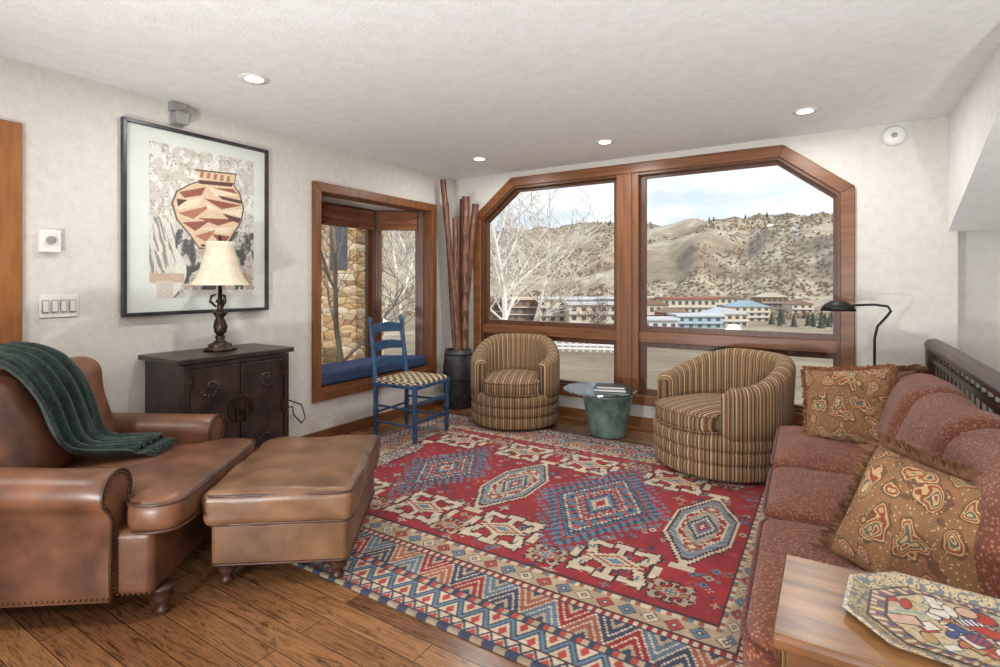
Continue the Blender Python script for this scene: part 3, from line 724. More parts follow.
add('hinges_and_pulls',join(*pls),M['bronze'],cb,bevel=.002)
orn=[]
for sy in (-1,1):
    cyy=(c0+c1)/2+sy*.18
    for cz in (.30,.68):
        for k in range(14):
            a=k*.45; r=.012+k*.004; orn.append(sphere(.009,6,4,(CX+.001,cyy+r*math.cos(a)*sy,cz+r*math.sin(a)),(.5,1,1)))
add('carved_scrolls',join(*orn),M['cabinet'],cb,True)
# table lamp
LX,LY=XL+.22,1.91
tl=empty('table_lamp',(LX,LY,.856)); tl.scale=(1.1,1.1,1.14)
add('base',lathe([(.085,0),(.088,.012),(.06,.02),(.065,.032),(.035,.045),(.022,.06),(.028,.075),(.018,.085)],28),M['bronze'],tl,True)
v,f=lathe([(.018,.085),(.03,.10),(.036,.13),(.028,.16),(.02,.18),(.034,.20),(.034,.215),(.018,.225),(.014,.26),(.024,.27),(.012,.285),(.008,.42)],28)
v=[(p[0]*(1+.14*math.cos(5*math.atan2(p[1],p[0])+p[2]*60)),p[1]*(1+.14*math.cos(5*math.atan2(p[1],p[0])+p[2]*60)),p[2]) for p in v]
add('baluster',(v,f),M['bronze'],tl,True)
lv=[]
for k in range(3):
    a=k*2.1; lv.append(tube([(.02*math.cos(a),.02*math.sin(a),.24),(.05*math.cos(a),.05*math.sin(a),.27),(.045*math.cos(a),.045*math.sin(a),.30),(.02*math.cos(a),.02*math.sin(a),.31)],[.006,.009,.008,.003],6))
add('leaf_scrolls',join(*lv),M['bronze'],tl,True)
prof=[(.155,.36),(.152,.362),(.125,.40),(.105,.45),(.09,.50),(.08,.54),(.075,.575),(.078,.60),(.074,.60),(.071,.575),(.076,.54),(.086,.50),(.10,.45),(.12,.40),(.148,.363)]
V=[];F=[];n=48
for r,z in prof:
    for i in range(n):
        a=2*math.pi*i/n; k=1+.008*abs(math.cos(4*a)); V.append((r*k*math.cos(a),r*k*math.sin(a),z))
for j in range(len(prof)):
    for i in range(n):
        k=(i+1)%n; jj=(j+1)%len(prof); F.append((j*n+i,j*n+k,jj*n+k,jj*n+i))
add('shade',(V,F),M['shade'],tl,True)
add('finial',lathe([(.004,.42),(.004,.60),(.012,.605),(.008,.615),(.012,.625),(.001,.64)],12),M['bronze'],tl,True)
e=empty('wall_outlet_cord',(XL,2.56,0)); add('plate',bx(0,.006,-.035,.035,.27,.385),M['white'],e,bevel=.002); add('cord',tube([(.01,0,.34),(.06,.0,.35),(.10,-.02,.30),(.10,.05,.22),(.08,.1,.25),(.06,.08,.35),(.05,-.06,.42)],.005,6),M['dark'],e,True)

# ---------------- blue chair ----------------
bc=empty('blue_ladderback_chair',(-3.0,3.40,0.0125),math.radians(4))
hy=.205; xb,xf=-.215,.20
parts=[]
def post(x,y,h,top=True,lean=0):
    P=[];Rr=[]
    zs=[0,.02,.05,.15,.20,.215,.23,.3,.42,.44,.46]
    rr=[.013,.017,.020,.019,.021,.024,.021,.019,.022,.024,.022]
    if h>.6: zs+=[.55,.62,.635,.65,.75,.85,.93,.945,.965,.985]; rr+=[.020,.021,.025,.021,.019,.019,.015,.022,.022,.008]
    for z,r in zip(zs,rr):
        P.append((x-lean*max(0,z-.44),y,z)); Rr.append(r)
    return tube(P,Rr,12)
parts+= [post(xb,-hy+.0,1,lean=.12),post(xb,hy-.0,1,lean=.12),post(xf,-hy-.02,.46),post(xf,hy+.02,.46)]
for z in (.16,.30): parts+=[tube([(xf,-hy-.02,z),(xf,0,z),(xf,hy+.02,z)],[.010,.016,.010],8)]
for z in (.13,.26): parts+=[tube([(xb,-hy+.0,z),(xf,-hy-.02,z)],.010,8),tube([(xb,hy-.0,z),(xf,hy+.02,z)],.010,8)]
parts+=[tube([(xb,-hy,.2),(xb,hy,.2)],.010,8)]
parts+=[bx(xb-.015,xf+.02,-hy-.03,-hy+.0,.425,.45),bx(xb-.015,xf+.02,hy,hy+.03,.425,.45),bx(xf,xf+.03,-hy-.03,hy+.03,.425,.45)]
for zc,hh in ((.58,.030),(.72,.032),(.87,.036)):
    n=16; V=[];F=[]
    for i in range(n+1):
        s=i/n; y=-hy+.0+(2*hy-.0)*s; x=xb-.12*(zc-.44)-.03*math.sin(math.pi*s)
        bow=math.sin(math.pi*s)
        zt=zc+hh*.8+.030*bow**.8; zb_=zc-hh+.012*bow
        V+=[(x-.007,y,zb_),(x+.007,y,zb_),(x+.007,y,zt),(x-.007,y,zt)]
    for i in range(n):
        for k in range(4):
            l=(k+1)%4; F.append((i*4+k,i*4+l,(i+1)*4+l,(i+1)*4+k))
    F+=[(0,1,2,3),(n*4+3,n*4+2,n*4+1,n*4)]
    parts.append((V,F))
o=add('frame',join(*parts),M['blue'],bc,True)
o.data.set_sharp_from_angle(angle=math.radians(40))
add('rush_seat',mv(rbox(.43,.44,.05,.02,puff=.012),-.0,0,.455),M['rush'],bc,True)

# ---------------- barrel swivel chairs ----------------
def sst(a,b,x):
    t=max(0,min(1,(x-a)/(b-a))); return t*t*(3-2*t)
def swivel(loc,rz,R=.41):
    e=empty('striped_barrel_chair',(loc[0],loc[1],loc[2]),rz)
    sc=R/.42
    prof=[(.34,.015),(.385,.02)]
    z=.02
    for k in range(3):
        h=[.10,.085,.085][k]
        for j in range(7):
            t=j/6; prof.append(((.402+.010*math.sin(math.pi*t)**.7+.003*k)*sc,z+h*t))
        z+=h
    prof+=[(.38*sc,z+.01),(.2,z+.01)]
    n=152; V,F=lathe(prof,n)
    V=[(p[0]*(1+.006*math.cos(38*math.atan2(p[1],p[0]))),p[1]*(1+.006*math.cos(38*math.atan2(p[1],p[0]))),p[2]) for p in V]
    add('skirt',(V,F),M['st_ang'],e,True)
    n=200; a0=math.radians(48); a1=math.radians(312); V=[];F=[]
    for i in range(n+1):
        a=a0+(a1-a0)*i/n; dev=abs(a-math.pi)
        top=.60+.17*(1-sst(.5,2.1,dev))
        endk=min(1,min(i,n-i)/7); th=.055*math.sqrt(max(.0,1-(1-endk)**2))+.001
        rib=.005*abs(math.cos(19*a)); ribi=.010*abs(math.cos(19*a))
        bk=.03*(1-sst(.3,1.6,dev))
        mid=.355*sc
        s=[]
        for zz in (.27,.36,.46,.56): 
            z=.27+(top-.06-.27)*(zz-.27)/.29
            s.append((mid+th+rib*(endk)+bk*(z-.27)/.4+.004,z))
        for k in range(1,8):
            q=math.pi*k/8; s.append((mid+bk+th*math.cos(q)*1.05+rib*.5,top-.055+.055*math.sin(q)*endk))
        for zz in (.56,.46,.36,.27):
            z=.27+(top-.06-.27)*(zz-.27)/.29; s.append((mid-th-ribi*endk+bk*(z-.27)/.4,z))
        m=len(s)
        for r,z in s: V.append((r*math.cos(a),r*math.sin(a),z))
    for i in range(n):
        for k in range(m):
            l=(k+1)%m; F.append((i*m+k,i*m+l,(i+1)*m+l,(i+1)*m+k))
    F.append(tuple(range(m))); F.append(tuple(n*m+k for k in range(m)))
    add('back_and_arms',(V,F),M['st_ang'],e,True)
    O=[]
    for k in range(60):
        a=2*math.pi*k/60; f=1-sst(.55,1.15,min(a,2*math.pi-a)); O.append(((.295+.115*f)*sc*math.cos(a),(.295+.115*f)*sc*math.sin(a)))
    vf,O2=tcush(O,.295,.425,.035)
    add('seat_cushion',vf,M['st_lin'],e,True)
    add('welt',join(tube([(p[0]*1.0,p[1]*1.0,.41) for p in O2+[O2[0]]],.006,6),tube([(p[0],p[1],.31) for p in O2+[O2[0]]],.006,6)),M['st_ang'],e,True)
    add('swivel_base',lathe([(.28,0),(.28,.02),(.1,.02)],32),M['darkwood'],e)
swivel((-2.47,4.215,.0125),math.radians(-68),.405)
swivel((-.67,4.0,.0125),math.radians(-128),.455)

# drum table
dt=empty('drum_side_table',(-1.60,4.27,0))
add('drum',lathe([(.14,0.0),(.15,.02),(.158,.05),(.175,.15),(.195,.26),(.205,.32),(.212,.335),(.212,.36),(.2,.372),(.18,.372)],40),M['teal'],dt,True)
add('glass_top',lathe([(.30,.375),(.305,.38),(.305,.388),(.30,.392)],56),M['tglass'],dt,False,(-.06,-.03,0))
bk=empty('book_stack',(-1.56,4.22,.393),math.radians(18))
add('book_1',join(bx(-.13,.13,-.09,.09,0,.003),bx(-.13,.13,-.09,.09,.018,.021),bx(-.13,-.127,-.09,.09,0,.021)),M['book1'],bk)
add('pages_1',bx(-.126,.127,-.087,.087,.003,.018),M['paper'],bk)
add('book_2',join(bx(-.11,.12,-.08,.08,.022,.025),bx(-.11,.12,-.08,.08,.038,.041),bx(-.11,-.107,-.08,.08,.022,.041)),M['book2'],bk)
add('pages_2',bx(-.106,.117,-.077,.077,.025,.038),M['paper'],bk)

# barrel with bamboo
ba=empty('barrel_of_bamboo_poles',(-3.27,4.42,0))
add('barrel',lathe([(.11,0),(.125,.01),(.145,.15),(.155,.3),(.155,.4),(.145,.52),(.13,.60),(.125,.60),(.12,.45),(.05,.4)],32),M['stone'],ba,True)
add('hoops',join(*[tube([(r*math.cos(a),r*math.sin(a),z) for a in [2*math.pi*k/32 for k in range(33)]],.008,6) for r,z in ((.136,.08),(.158,.3),(.14,.55))]),M['dark'],ba,True)
def pole(x0,y0,x1,y1,zt,r):
    P=[];Rr=[];n=9
    for i in range(n+1):
        t=i/n; 
        for dt_,k in ((-.004,1),(0,1.08),(.004,1)):
            tt=max(0,min(1,t+dt_)); P.append((x0+(x1-x0)*tt,y0+(y1-y0)*tt,.41+(zt-.41)*tt)); Rr.append(r*k)
    return tube(P,Rr,12)
add('poles',join(pole(.05,-.02,-.10,-.13,2.33,.030),pole(-.05,.02,-.14,-.02,2.12,.026),pole(.05,.04,.06,.05,2.17,.040),pole(.03,-.05,-.02,-.03,1.95,.028),pole(-.03,.05,.12,.14,2.10,.034),pole(.0,.06,-.03,.12,2.16,.034)),M['bamboo'],ba,True)

# floor lamp
fl=empty('pharmacy_floor_lamp',(.235,4.2,0))
add('base',lathe([(.12,0),(.12,.012),(.03,.03),(.012,.04)],28),M['dark'],fl,True)
add('stem',tube([(0,0,.03),(0,0,.6),(0,0,.92),(.015,0,1.0),(.06,0,1.06),(.085,0,1.10),(.07,0,1.13),(0,-.0,1.14),(-.10,-.01,1.135),(-.16,-.02,1.13)],.008,8),M['dark'],fl,True)
add('shade',tf(lathe([(.012,.05),(.03,.045),(.055,.02),(.07,-.02),(.067,-.02),(.05,.015),(.02,.03)],24),Matrix.Translation((-.2,-.02,1.115))@Matrix.Scale(1.5,4,(1,0,0))),M['dark'],fl,True)

# ---------------- sofa ----------------
so=empty('red_chenille_sofa',(.20,2.50,.0),math.radians(2.2))
add('base',mv(rbox(.74,2.30,.26,.03),-.035,0,.155),M['sofa'],so,True)
AY=.93
def tside(y0,y1,ext0,ext1):
    o=[(.20,y0),(-.24,y0)]
    if ext0: o+=[(-.26,y0-ext0),(-.40,y0-ext0),(-.43,y0-ext0+.03)]
    else: o+=[(-.43,y0)]
    if ext1: o+=[(-.43,y1+ext1-.03),(-.40,y1+ext1),(-.26,y1+ext1)]
    else: o+=[(-.43,y1)]
    o+=[(-.24,y1),(.20,y1)]
    return o
ys=[-AY,-.31,.31,AY]
for i in range(3):
    o=tside(ys[i]+.004,ys[i+1]-.004,.2 if i==0 else 0,.2 if i==2 else 0)
    vf,O2=tcush(o,.285,.435,.035,.014,i*5)
    add('seat_cushion_%d'%i,vf,M['sofal'],so,True)
    add('seat_welt_%d'%i,tube([(p[0],p[1],.42) for p in O2+[O2[0]]],.007,6),M['sofa'],so,True)
def sarm(sg):
    pr=[(.95,.03),(1.13,.03),(1.135,.3),(1.13,.46)]
    for k in range(0,13):
        a=math.radians(-40+k*20); pr.append((1.045+.11*math.cos(a),.53+.09*math.sin(a)))
    pr+=[(.95,.46)]
    return [(sg*p,q) for p,q in pr]
for sg,nm in ((-1,'arm_near'),(1,'arm_far')):
    add(nm,extr(sarm(sg),-.22,.33,'x'),M['sofa'],so,False,bevel=.02,seg=3)
    add(nm+'_welt',tube([(-.215,p,q) for p,q in inset(sarm(sg),.012)],.006,6),M['sofa'],so,True)
add('back',tf(rbox(.16,2.28,.66,.06),Matrix.Translation((.27,0,.40))@Matrix.Rotation(math.radians(6),4,'Y')),M['sofa'],so,True)
for i in range(3):
    yc=(ys[i]+ys[i+1])/2
    add('back_cushion_%d'%i,tf(rbox(.23,.61,.43,.112,lump=.03,seed=i*3,side=.03,lf=3.5,m=10),Matrix.Translation((.175,yc,.635))@Matrix.Rotation(math.radians(16+2*i),4,'Y')),M['sofal'],so,True)

def pillow(name,loc,nrm,roll,w,h,T,m,frl,frm,seed=1,rz=None):
    e=empty(name,loc)
    N=Vector(nrm).normalized(); X=Vector((0,0,1)).cross(N).normalized(); Yv=N.cross(X)
    Mx=Matrix((X,Yv,N)).transposed().to_4x4(); Mx=Mx@Matrix.Rotation(math.radians(roll),4,'Z')
    n=22; V=[];F=[]
    def pt(i,j,sg):
        x=-1+2*i/n; y=-1+2*j/n
        x=math.sin(x*math.pi/2); y=math.sin(y*math.pi/2)
        t=T*math.sqrt(max(0,(1-x**4)*(1-y**4)))
        return (w/2*x*(1-.07*(1-y*y)),h/2*y*(1-.07*(1-x*x)),sg*t*(1+.15*mnoise.noise(Vector((x*2+seed,y*2,sg)))))
    for sg in (1,-1):
        o=len(V)
        for j in range(n+1):
            for i in range(n+1): V.append(pt(i,j,sg))
        for j in range(n):
            for i in range(n):
                q=(o+j*(n+1)+i,o+j*(n+1)+i+1,o+(j+1)*(n+1)+i+1,o+(j+1)*(n+1)+i); F.append(q if sg>0 else q[::-1])
    add('cover',tf((V,F),Mx),m,e,True)
    if frl:
        rnd=random.Random(seed); fr=[]; K=150
        for sd in range(4):
            for k in range(K):
                s=-1+2*(k+.5)/K
                x,y=[(s,-1),(1,s),(s,1),(-1,s)][sd]
                px=w/2*x*(1-.07*(1-y*y)); py=h/2*y*(1-.07*(1-x*x))
                d=[(0,-1),(1,0),(0,1),(-1,0)][sd]
                for rr in range(4):
                    L=frl*rnd.uniform(.7,1.1); jx=rnd.uniform(-.35,.35); jz=rnd.uniform(-.8,.8)
                    ex=(d[0]+(-d[1])*jx); ey=(d[1]+d[0]*jx)
                    p0=Vector((px-d[0]*.004,py-d[1]*.004,0)); p1=p0+Vector((ex,ey,jz))*L*.55; p2=p0+Vector((ex,ey,jz*1.2+rnd.uniform(-.3,.3)))*L
                    fr.append(tube([p0,p1,p2],[.0035,.0042,.0034],3))
        add('fringe',tf(join(*fr),Mx),frm,e)
    return e
pillow('paisley_throw_pillow',(.07,3.32,.635),(-.35,-.85,.30),9,.42,.40,.075,M['paisley'],.022,M['fringe2'],2)
pillow('paisley_throw_pillow',(.215,1.80,.615),(-.58,-.62,.46),-3,.43,.36,.085,M['paisley2'],.036,M['fringe'],5)
pillow('brown_fringed_pillow',(.30,3.55,.70),(-.5,-.75,.3),12,.22,.22,.06,M['fringe'],.03,M['fringe'],7)
pillow('red_throw_pillow',(.44,1.84,.66),(-.8,-.35,.35),5,.38,.38,.08,M['sofa'],0,None,9)

# railing
ra=empty('stair_railing',(0,0,0))
add('handrail',extr([(.545,.835),(.625,.835),(.64,.86),(.635,.885),(.60,.898),(.56,.893),(.54,.865)],.2,4.66,'y'),M['darkwood'],ra,bevel=.004)
add('balusters',join(*[bx(.572,.602,y,y+.03,.05,.85) for y in np.arange(.3,4.56,.12)],bx(.565,.61,.25,4.66,.04,.07),bx(.568,.606,.25,4.66,.75,.785)),M['darkwood'],ra)
add('newel',join(bx(.545,.635,4.56,4.65,0,.84),bx(.545,.635,.2,.28,0,.84)),M['darkwood'],ra)

# ---------------- side table with tray ----------------
st=empty('painted_side_table',(0,0,0))
TX0,TX1,TY0,TY1,TZ=-.088,.52,1.02,1.335,.68
add('top',bx(TX0+.004,TX1-.004,TY0+.004,TY1-.004,TZ-.02,TZ+.0005),M['tabletop'],st)
add('top_moulding',bx(TX0,TX1,TY0,TY1,TZ-.03,TZ),M['tableedge'],st,bevel=.010,seg=4)
add('apron',join(bx(TX0+.02,TX1-.02,TY0+.02,TY1-.02,TZ-.16,TZ-.028)),M['tableedge'],st,bevel=.004)
add('drawer_bead',join(bx(TX0+.06,TX1-.06,TY0+.012,TY0+.02,TZ-.14,TZ-.05)),M['tableside'],st,bevel=.003)
add('side_bead',join(bx(TX0+.012,TX0+.02,TY0+.05,TY1-.05,TZ-.14,TZ-.05)),M['tableside'],st,bevel=.003)
for i,(x,y) in enumerate(((TX0+.04,TY0+.04),(TX1-.04,TY0+.04),(TX0+.04,TY1-.04),(TX1-.04,TY1-.04))):
    add('leg_%d'%i,extr([(x-.02,y-.02),(x+.02,y-.02),(x+.02,y+.02),(x-.02,y+.02)],0,TZ-.15,'z'),M['tableside'],st,bevel=.003)
def tray():
    W,Hh=.40,.27; e=empty('painted_tray',(.225,1.185,TZ+.0015),math.radians(-6))
    ch=.07; o=[(-W/2+ch,-Hh/2),(W/2-ch,-Hh/2),(W/2,-Hh/2+ch),(W/2,Hh/2-ch),(W/2-ch,Hh/2),(-W/2+ch,Hh/2),(-W/2,Hh/2-ch),(-W/2,-Hh/2+ch)]
    i1=inset(o,.03); n=8; V=[];F=[]
    loops=[(inset(o,.03),0),(o,.012),(inset(o,-.003),.015),(inset(o,.004),.0155),(i1,.005)]
    for l,z in loops:
        for p in l: V.append((p[0],p[1],z))
    for j in range(4):
        for i in range(n):
            k=(i+1)%n; F.append((j*n+i,j*n+k,(j+1)*n+k,(j+1)*n+i))
    F.append(tuple(range(n-1,-1,-1))); F.append(tuple(4*n+i for i in range(n)))
    m,nt,b=new_mat('tray_rim'); v=coords(nt); vo=nd(nt,'ShaderNodeTexVoronoi'); vo.inputs['Scale'].default_value=110; nt.links.new(v,vo.inputs['Vector'])
    nt.links.new(ramp(nt,vo.outputs['Distance'],[(0,lin(104,74,62)),(.25,lin(186,166,132)),(.45,lin(170,150,116)),(.6,lin(104,110,114))],'CONSTANT'),b.inputs['Base Color']); b.inputs['Roughness'].default_value=.3
    add('rim',(V,F),m,e)
    nx,ny=260,170; w,h=W-.062,Hh-.062
    X,Y=np.meshgrid(np.linspace(-w/2,w/2,nx),np.linspace(-h/2,h/2,ny))
    base=lin(190,170,138)
    img=np.ones((ny,nx,3))*np.array(base); rng=np.random.RandomState(12)
    R_=lin(168,46,38);B_=lin(54,72,118);W_=lin(210,202,188);K_=lin(66,50,46);Gn=lin(142,156,138);Gd=lin(172,140,88);Sk=lin(196,158,134)
    nz=vnoise((X+w/2)/w,(Y+h/2)/h,30,4,2); img[nz>.2]=Gn; img[nz<-.28]=Gd
    for _ in range(70):
        cx=rng.normal(0,.065);cy=rng.normal(0,.042);a=rng.uniform(0,3);sx=rng.uniform(.008,.026);sy=rng.uniform(.006,.018)
        x=(X-cx)*math.cos(a)+(Y-cy)*math.sin(a); y=-(X-cx)*math.sin(a)+(Y-cy)*math.cos(a)
        r=(x/sx)**2+(y/sy)**2 if rng.rand()<.5 else np.maximum(np.abs(x)/sx,np.abs(y)/sy)**2
        img[r<1.2]=K_; img[r<.85]=[R_,R_,W_,B_,R_,W_,Sk,Gd][rng.randint(8)]
        if rng.rand()<.5: img[(r<.8)&(np.floor(x/.004)%2==0)]=[W_,B_,Gd][rng.randint(3)]
    ed=np.maximum(np.maximum(np.abs(X)/(w/2),np.abs(Y)/(h/2)),(np.abs(X)+np.abs(Y))/(w/2+h/2-ch*.82))
    m=ed>.84; img[m]=lin(196,180,146); img[m&(np.floor(np.arctan2(Y,X)/.05)%2==0)]=lin(134,92,74); img[m&(np.floor(np.arctan2(Y,X)/.05)%4==1)&(ed<.92)]=B_; img[(ed>.82)&(ed<.85)]=K_; img[(ed>.975)]=K_
    lim=w/2+h/2-ch*.82
    def mp(a,b): 
        x=a-w/2;y=b-h/2; s=np.abs(x)+np.abs(y); k=np.where(s>lim,lim/s,1); return np.stack([x*k,y*k,np.full_like(a,.0065)],1)
    color_grid('tray_picture',w,h,img,attr_mat('tray_paint',.3,0),mp,e)
tray()

# ---------------- exterior ----------------
def hgt(x,y):
    r=math.hypot(x,y); th=math.atan2(x,y)
    pr=[(0,-.5),(5,-.5),(8,-.55),(20,-1.3),(40,-3),(80,-6.2),(160,-12.5),(230,-13.5),(300,-7),(380,10),(460,30),(560,56),(640,69),(760,72),(950,60)]
    z=pr[-1][1]
    for (a,b),(c,d) in zip(pr,pr[1:]):
        if a<=r<=c: z=b+(d-b)*(r-a)/(c-a); break
    if r>240:
        k=min(1,(r-240)/150)
        g=mnoise.fractal(Vector((th*9,r*.0035,0)),1,2,5)*12 + (1-abs(mnoise.noise(Vector((th*22,r*.004,3)))))*9-6
        z+=k*g+k*3*math.sin(th*5+1)
    elif r>6: z+=.10*min(1,(r-6)/20)*mnoise.noise(Vector((x*.2,y*.2,0)))*3
    return z
V=[];F=[]; ths=np.linspace(math.radians(-110),math.radians(75),300); rs=[0.5,3,5,6,7]+list(np.geomspace(8,230,46))+list(np.linspace(240,950,110))
for r in rs:
    for t in ths: x,y=r*math.sin(t),r*math.cos(t); V.append((x,y,hgt(x,y)))
n=len(ths)
for i in range(len(rs)-1):
    for j in range(n-1): F.append((i*n+j,(i+1)*n+j,(i+1)*n+j+1,i*n+j+1))
add('hillside_terrain',(V,F),M['terr'],None,True)
sv=[];sf=[]; rnd=random.Random(11)
def octa(x,y,z,rx,rz_):
    o=len(sv); sv.extend([(x+rx,y,z),(x-rx,y,z),(x,y+rx,z),(x,y-rx,z),(x+rx*.2,y,z+rz_),(x,y,z-rz_*.5)])
    for q in ((0,2,4),(2,1,4),(1,3,4),(3,0,4)): sf.append(tuple(i+o for i in q))
for _ in range(15000):
    t=math.radians(rnd.uniform(-42,8)); r=rnd.uniform(235,740); x,y=r*math.sin(t),r*math.cos(t)
    if mnoise.noise(Vector((x*.012,y*.012,1)))<-.12: continue
    s=rnd.uniform(.5,1.5); octa(x,y,hgt(x,y)+.1,s,s*rnd.uniform(.6,1.2))
add('hillside_scrub',(sv,sf),M['scrub'])
sv=[];sf=[]
for _ in range(80):
    t=math.radians(rnd.uniform(-42,8))
    if rnd.random()<.35: r=rnd.uniform(600,680); s=rnd.uniform(1.0,1.8)
    else: r=rnd.uniform(190,240); s=rnd.uniform(.9,1.4); t=math.radians(rnd.choice([rnd.uniform(-19,-15),rnd.uniform(-6,2)]))
    x,y=r*math.sin(t),r*math.cos(t); z=hgt(x,y)
    for k in range(3): octa(x,y,z+s*k*.9,s*(1-.25*k),s*1.6)
add('conifer_stand',(sv,sf),M['conifer'])
# village
vil=empty('village_buildings')
groups={k:[] for k in ('bld1','bld2','bldroof','bldwin','bldred','bldblue')}
Ex=Matrix(((Rv.x,Fv.x,0,0),(Rv.y,Fv.y,0,0),(0,0,1,0),(0,0,0,1)))
def bld(px,d,w,h,dep,body,roof='bldroof',fl=3,gable=False):
    cx=(px-500)/531*d; p=Rv*cx+Fv*d; zg=hgt(p.x,p.y)-.5
    T=lambda vf: tf(mv(vf,cx,d,zg),Ex)
    groups[body].append(T(bx(-w/2,w/2,0,dep,0,h)))
    if gable: groups[roof].append(T(extr([(-w/2-.5,h),(w/2+.5,h),(0,h+w*.16)],-.6,dep+.6,'y')))
    else: groups[roof].append(T(bx(-w/2-.5,w/2+.5,-.8,dep,h,h+.6)))
    for f in range(fl):
        z=h*(f+.3)/fl; k=int(w/2.4)
        for i in range(k):
            x=-w/2+(i+.5)*w/k; groups['bldwin'].append(T(bx(x-.6,x+.6,-.08,.1,z,z+h/fl*.45)))
        if body!='bldroof': groups['bldroof'].append(T(bx(-w/2,w/2,-.9,0,h*f/fl-.12,h*f/fl+.1)))
bld(505,170,14,8,10,'bld2','bld2',fl=3,gable=True); bld(536,165,20,9,12,'bld2','bld1',fl=4); bld(566,160,16,9.5,10,'bld1',fl=4); bld(594,150,14,7.5,10,'bld1',fl=3)
bld(607,190,10,9,10,'bldblue',fl=2)
bld(652,190,12,7,9,'bld1','bld2',gable=True,fl=2); bld(676,175,9,5,9,'bldred','bld2',fl=2,gable=True); bld(700,165,14,4,10,'bldblue',fl=2); bld(690,200,20,9,10,'bld1','bldred',fl=3); bld(730,175,12,4.5,10,'bld1','bldroof',fl=2,gable=True); bld(752,205,14,6,10,'bld1','bldblue',fl=3,gable=True); bld(660,150,10,3.6,8,'bldroof',fl=1)
bld(775,235,12,5,8,'bld2','bld1',gable=True,fl=2); bld(803,220,9,4,8,'bld1','bld2',gable=True,fl=2); bld(720,222,16,8,8,'bld1','bld2',fl=3); bld(640,215,14,9,8,'bld2','bld1',fl=3)
for k,g in groups.items():
    if g: add(k+'_parts',join(*g),M[k],vil)
# fence
fp=[]
D_=20
for i in range(10):
    p=Rv*(2.1+i*.26)+Fv*D_; zz=hgt(p.x,p.y); fp.append(bx(p.x-.03,p.x+.03,p.y-.03,p.y+.03,zz-.05,zz+.42))
a=Rv*2.0+Fv*D_; b=Rv*4.5+Fv*D_; za=hgt(a.x,a.y); zb2=hgt(b.x,b.y)
for z in (.12,.26,.40): fp.append(tube([(a.x,a.y,za+z),(b.x,b.y,zb2+z)],.045,6))
add('terrace_fence',join(*fp),M['fence'])
# neighbouring stone building
nb=empty('stone_building')
add('stone_wall',bx(-7.4,-6.8,3.6,6.55,-1,3.0),M['extstone'],nb)
add('stone_piers',join(bx(-6.85,-6.6,5.2,5.45,-1,3.0),bx(-6.95,-6.55,6.3,6.7,-1,3.2)),M['extstone'],nb)
add('window_opening',join(bx(-6.82,-6.78,5.75,6.1,1.5,2.3),),M['bldwin'],nb)
add('eave',bx(-7.6,-6.6,3.4,6.9,3.0,3.15),M['bld2'],nb)
# trees
def tree(name,base,h,seed,m,spread=.5,r0=.06,levels=5,mn=.0035,nb=(3,2,1)):
    rnd=random.Random(seed); segs=[]
    def grow(p,d,L,r,lv):
        n=6 if lv==0 else 4; pts=[p]; rr=[r]
        q=p.copy(); dd=d.copy()
        for i in range(n):
            dd=(dd+Vector((rnd.uniform(-.16,.16),rnd.uniform(-.16,.16),rnd.uniform(-.04,.12)))).normalized(); q=q+dd*L/n
            pts.append(q.copy()); rr.append(max(mn,r*(1-.5*(i+1)/n)))
            if lv<levels and (i>=1 or lv>0):
                for _ in range(nb[min(lv,2)]):
                    a=rnd.uniform(0,6.28); side=Vector((math.cos(a),math.sin(a),rnd.uniform(-.1,.6)))
                    nd_=(dd*(1-spread)+side*spread).normalized()
                    grow(q.copy(),nd_,L*rnd.uniform(.42,.62),rr[-1]*.55,lv+1)
        segs.append(tube(pts,rr,5 if lv<2 else 3,False))
    grow(Vector(base),Vector((0,0,1)),h*.6,r0,0)
    add(name,join(*segs),m,None,False)
def onray(px,d): 
    p=Rv*((px-500)/531*d)+Fv*d; return (p.x,p.y,hgt(p.x,p.y)-.1)
tree('aspen_tree',onray(496,12.5),6.4,2,M['bark'],.62,.08,3,.007,(2,2,1))
tree('aspen_tree',onray(530,17),6.0,5,M['bark'],.6,.07,3,.008,(2,2,1))
tree('aspen_tree',onray(512,21),7.5,31,M['bark'],.6,.08,3,.010,(2,2,1))
tree('aspen_tree',onray(405,10.5),5.5,9,M['bark'],.55,.06,3,.006,(2,2,1))
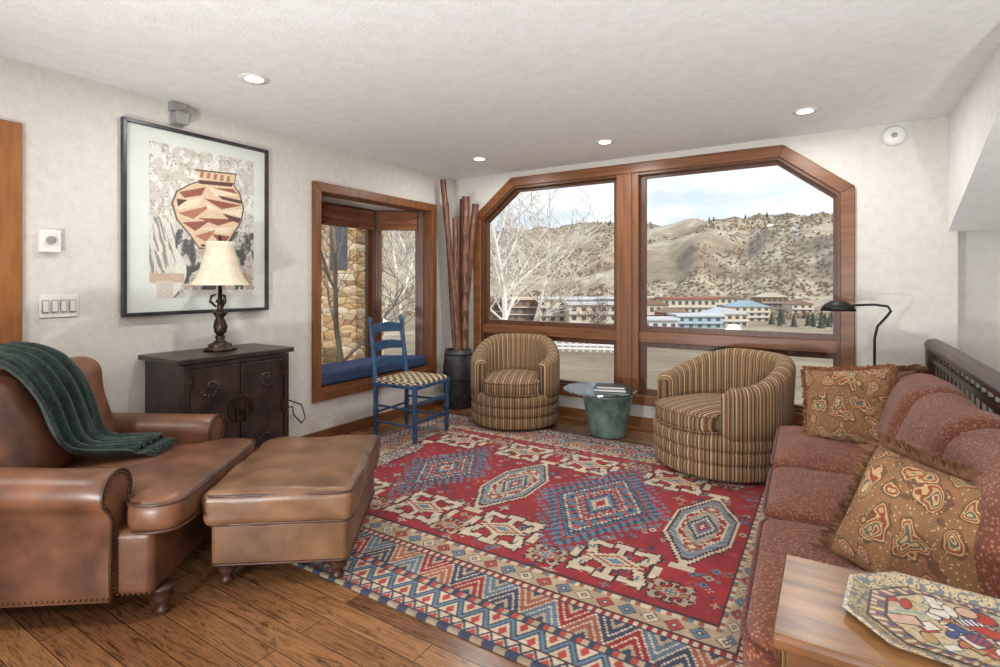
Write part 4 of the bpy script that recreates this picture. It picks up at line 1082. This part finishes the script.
tree('aspen_tree',onray(428,13),6,12,M['bark'],.55,.07,3,.006,(2,2,1))
tree('aspen_tree',onray(348,6.6),4.6,44,M['bark2'],.5,.045,3,.005,(1,2,1))
tree('bare_tree',onray(595,30),3.0,21,M['bark2'],.55,.05,3,.010)

# ---------------- world & sun ----------------
wd=bpy.data.worlds.new('sky'); S.world=wd; wd.use_nodes=True; nt=wd.node_tree
bg=nt.nodes['Background']
tc=nd(nt,'ShaderNodeTexCoord'); sp=nd(nt,'ShaderNodeSeparateXYZ'); nt.links.new(tc.outputs['Generated'],sp.inputs[0])
sky=ramp(nt,sp.outputs['Z'],[(.0,lin(190,186,180)),(.02,lin(232,238,242)),(.12,lin(212,226,240)),(.35,lin(170,200,230)),(.9,lin(130,175,220))])
mp=nd(nt,'ShaderNodeMapping'); mp.inputs['Scale'].default_value=(1,1,3.5); nt.links.new(tc.outputs['Generated'],mp.inputs[0])
cn=noise_n(nt,mp.outputs[0],4.5,6,.6,.3)
cm=ramp(nt,cn,[(.40,(0,0,0)),(.60,(1,1,1))])
colr=mixc(nt,cm,sky,lin(248,250,252))
gt=nd(nt,'ShaderNodeMath',operation='GREATER_THAN'); nt.links.new(sp.outputs['Z'],gt.inputs[0]); gt.inputs[1].default_value=.0
fin=mixc(nt,gt.outputs[0],lin(194,195,196),colr)
nt.links.new(fin,bg.inputs['Color']); bg.inputs['Strength'].default_value=1.0
sl=bpy.data.lights.new('sun','SUN'); sl.energy=2.5; sl.angle=.02; sl.color=(1,.95,.87)
so_=bpy.data.objects.new('sun',sl); COL.objects.link(so_)
d=Vector((-.80,.28,-.62)); so_.rotation_euler=d.to_track_quat('-Z','Y').to_euler()

# camera
cam=bpy.data.cameras.new('cam'); co=bpy.data.objects.new('camera',cam); COL.objects.link(co)
cam.sensor_width=36; cam.lens=36*.531; cam.shift_y=-.0505; cam.clip_start=.05; cam.clip_end=3000
co.location=(0,0,H); co.rotation_euler=(math.radians(90),0,A32)
S.camera=co
S.view_settings.view_transform='Standard'; S.view_settings.look='None'; S.view_settings.exposure=.35
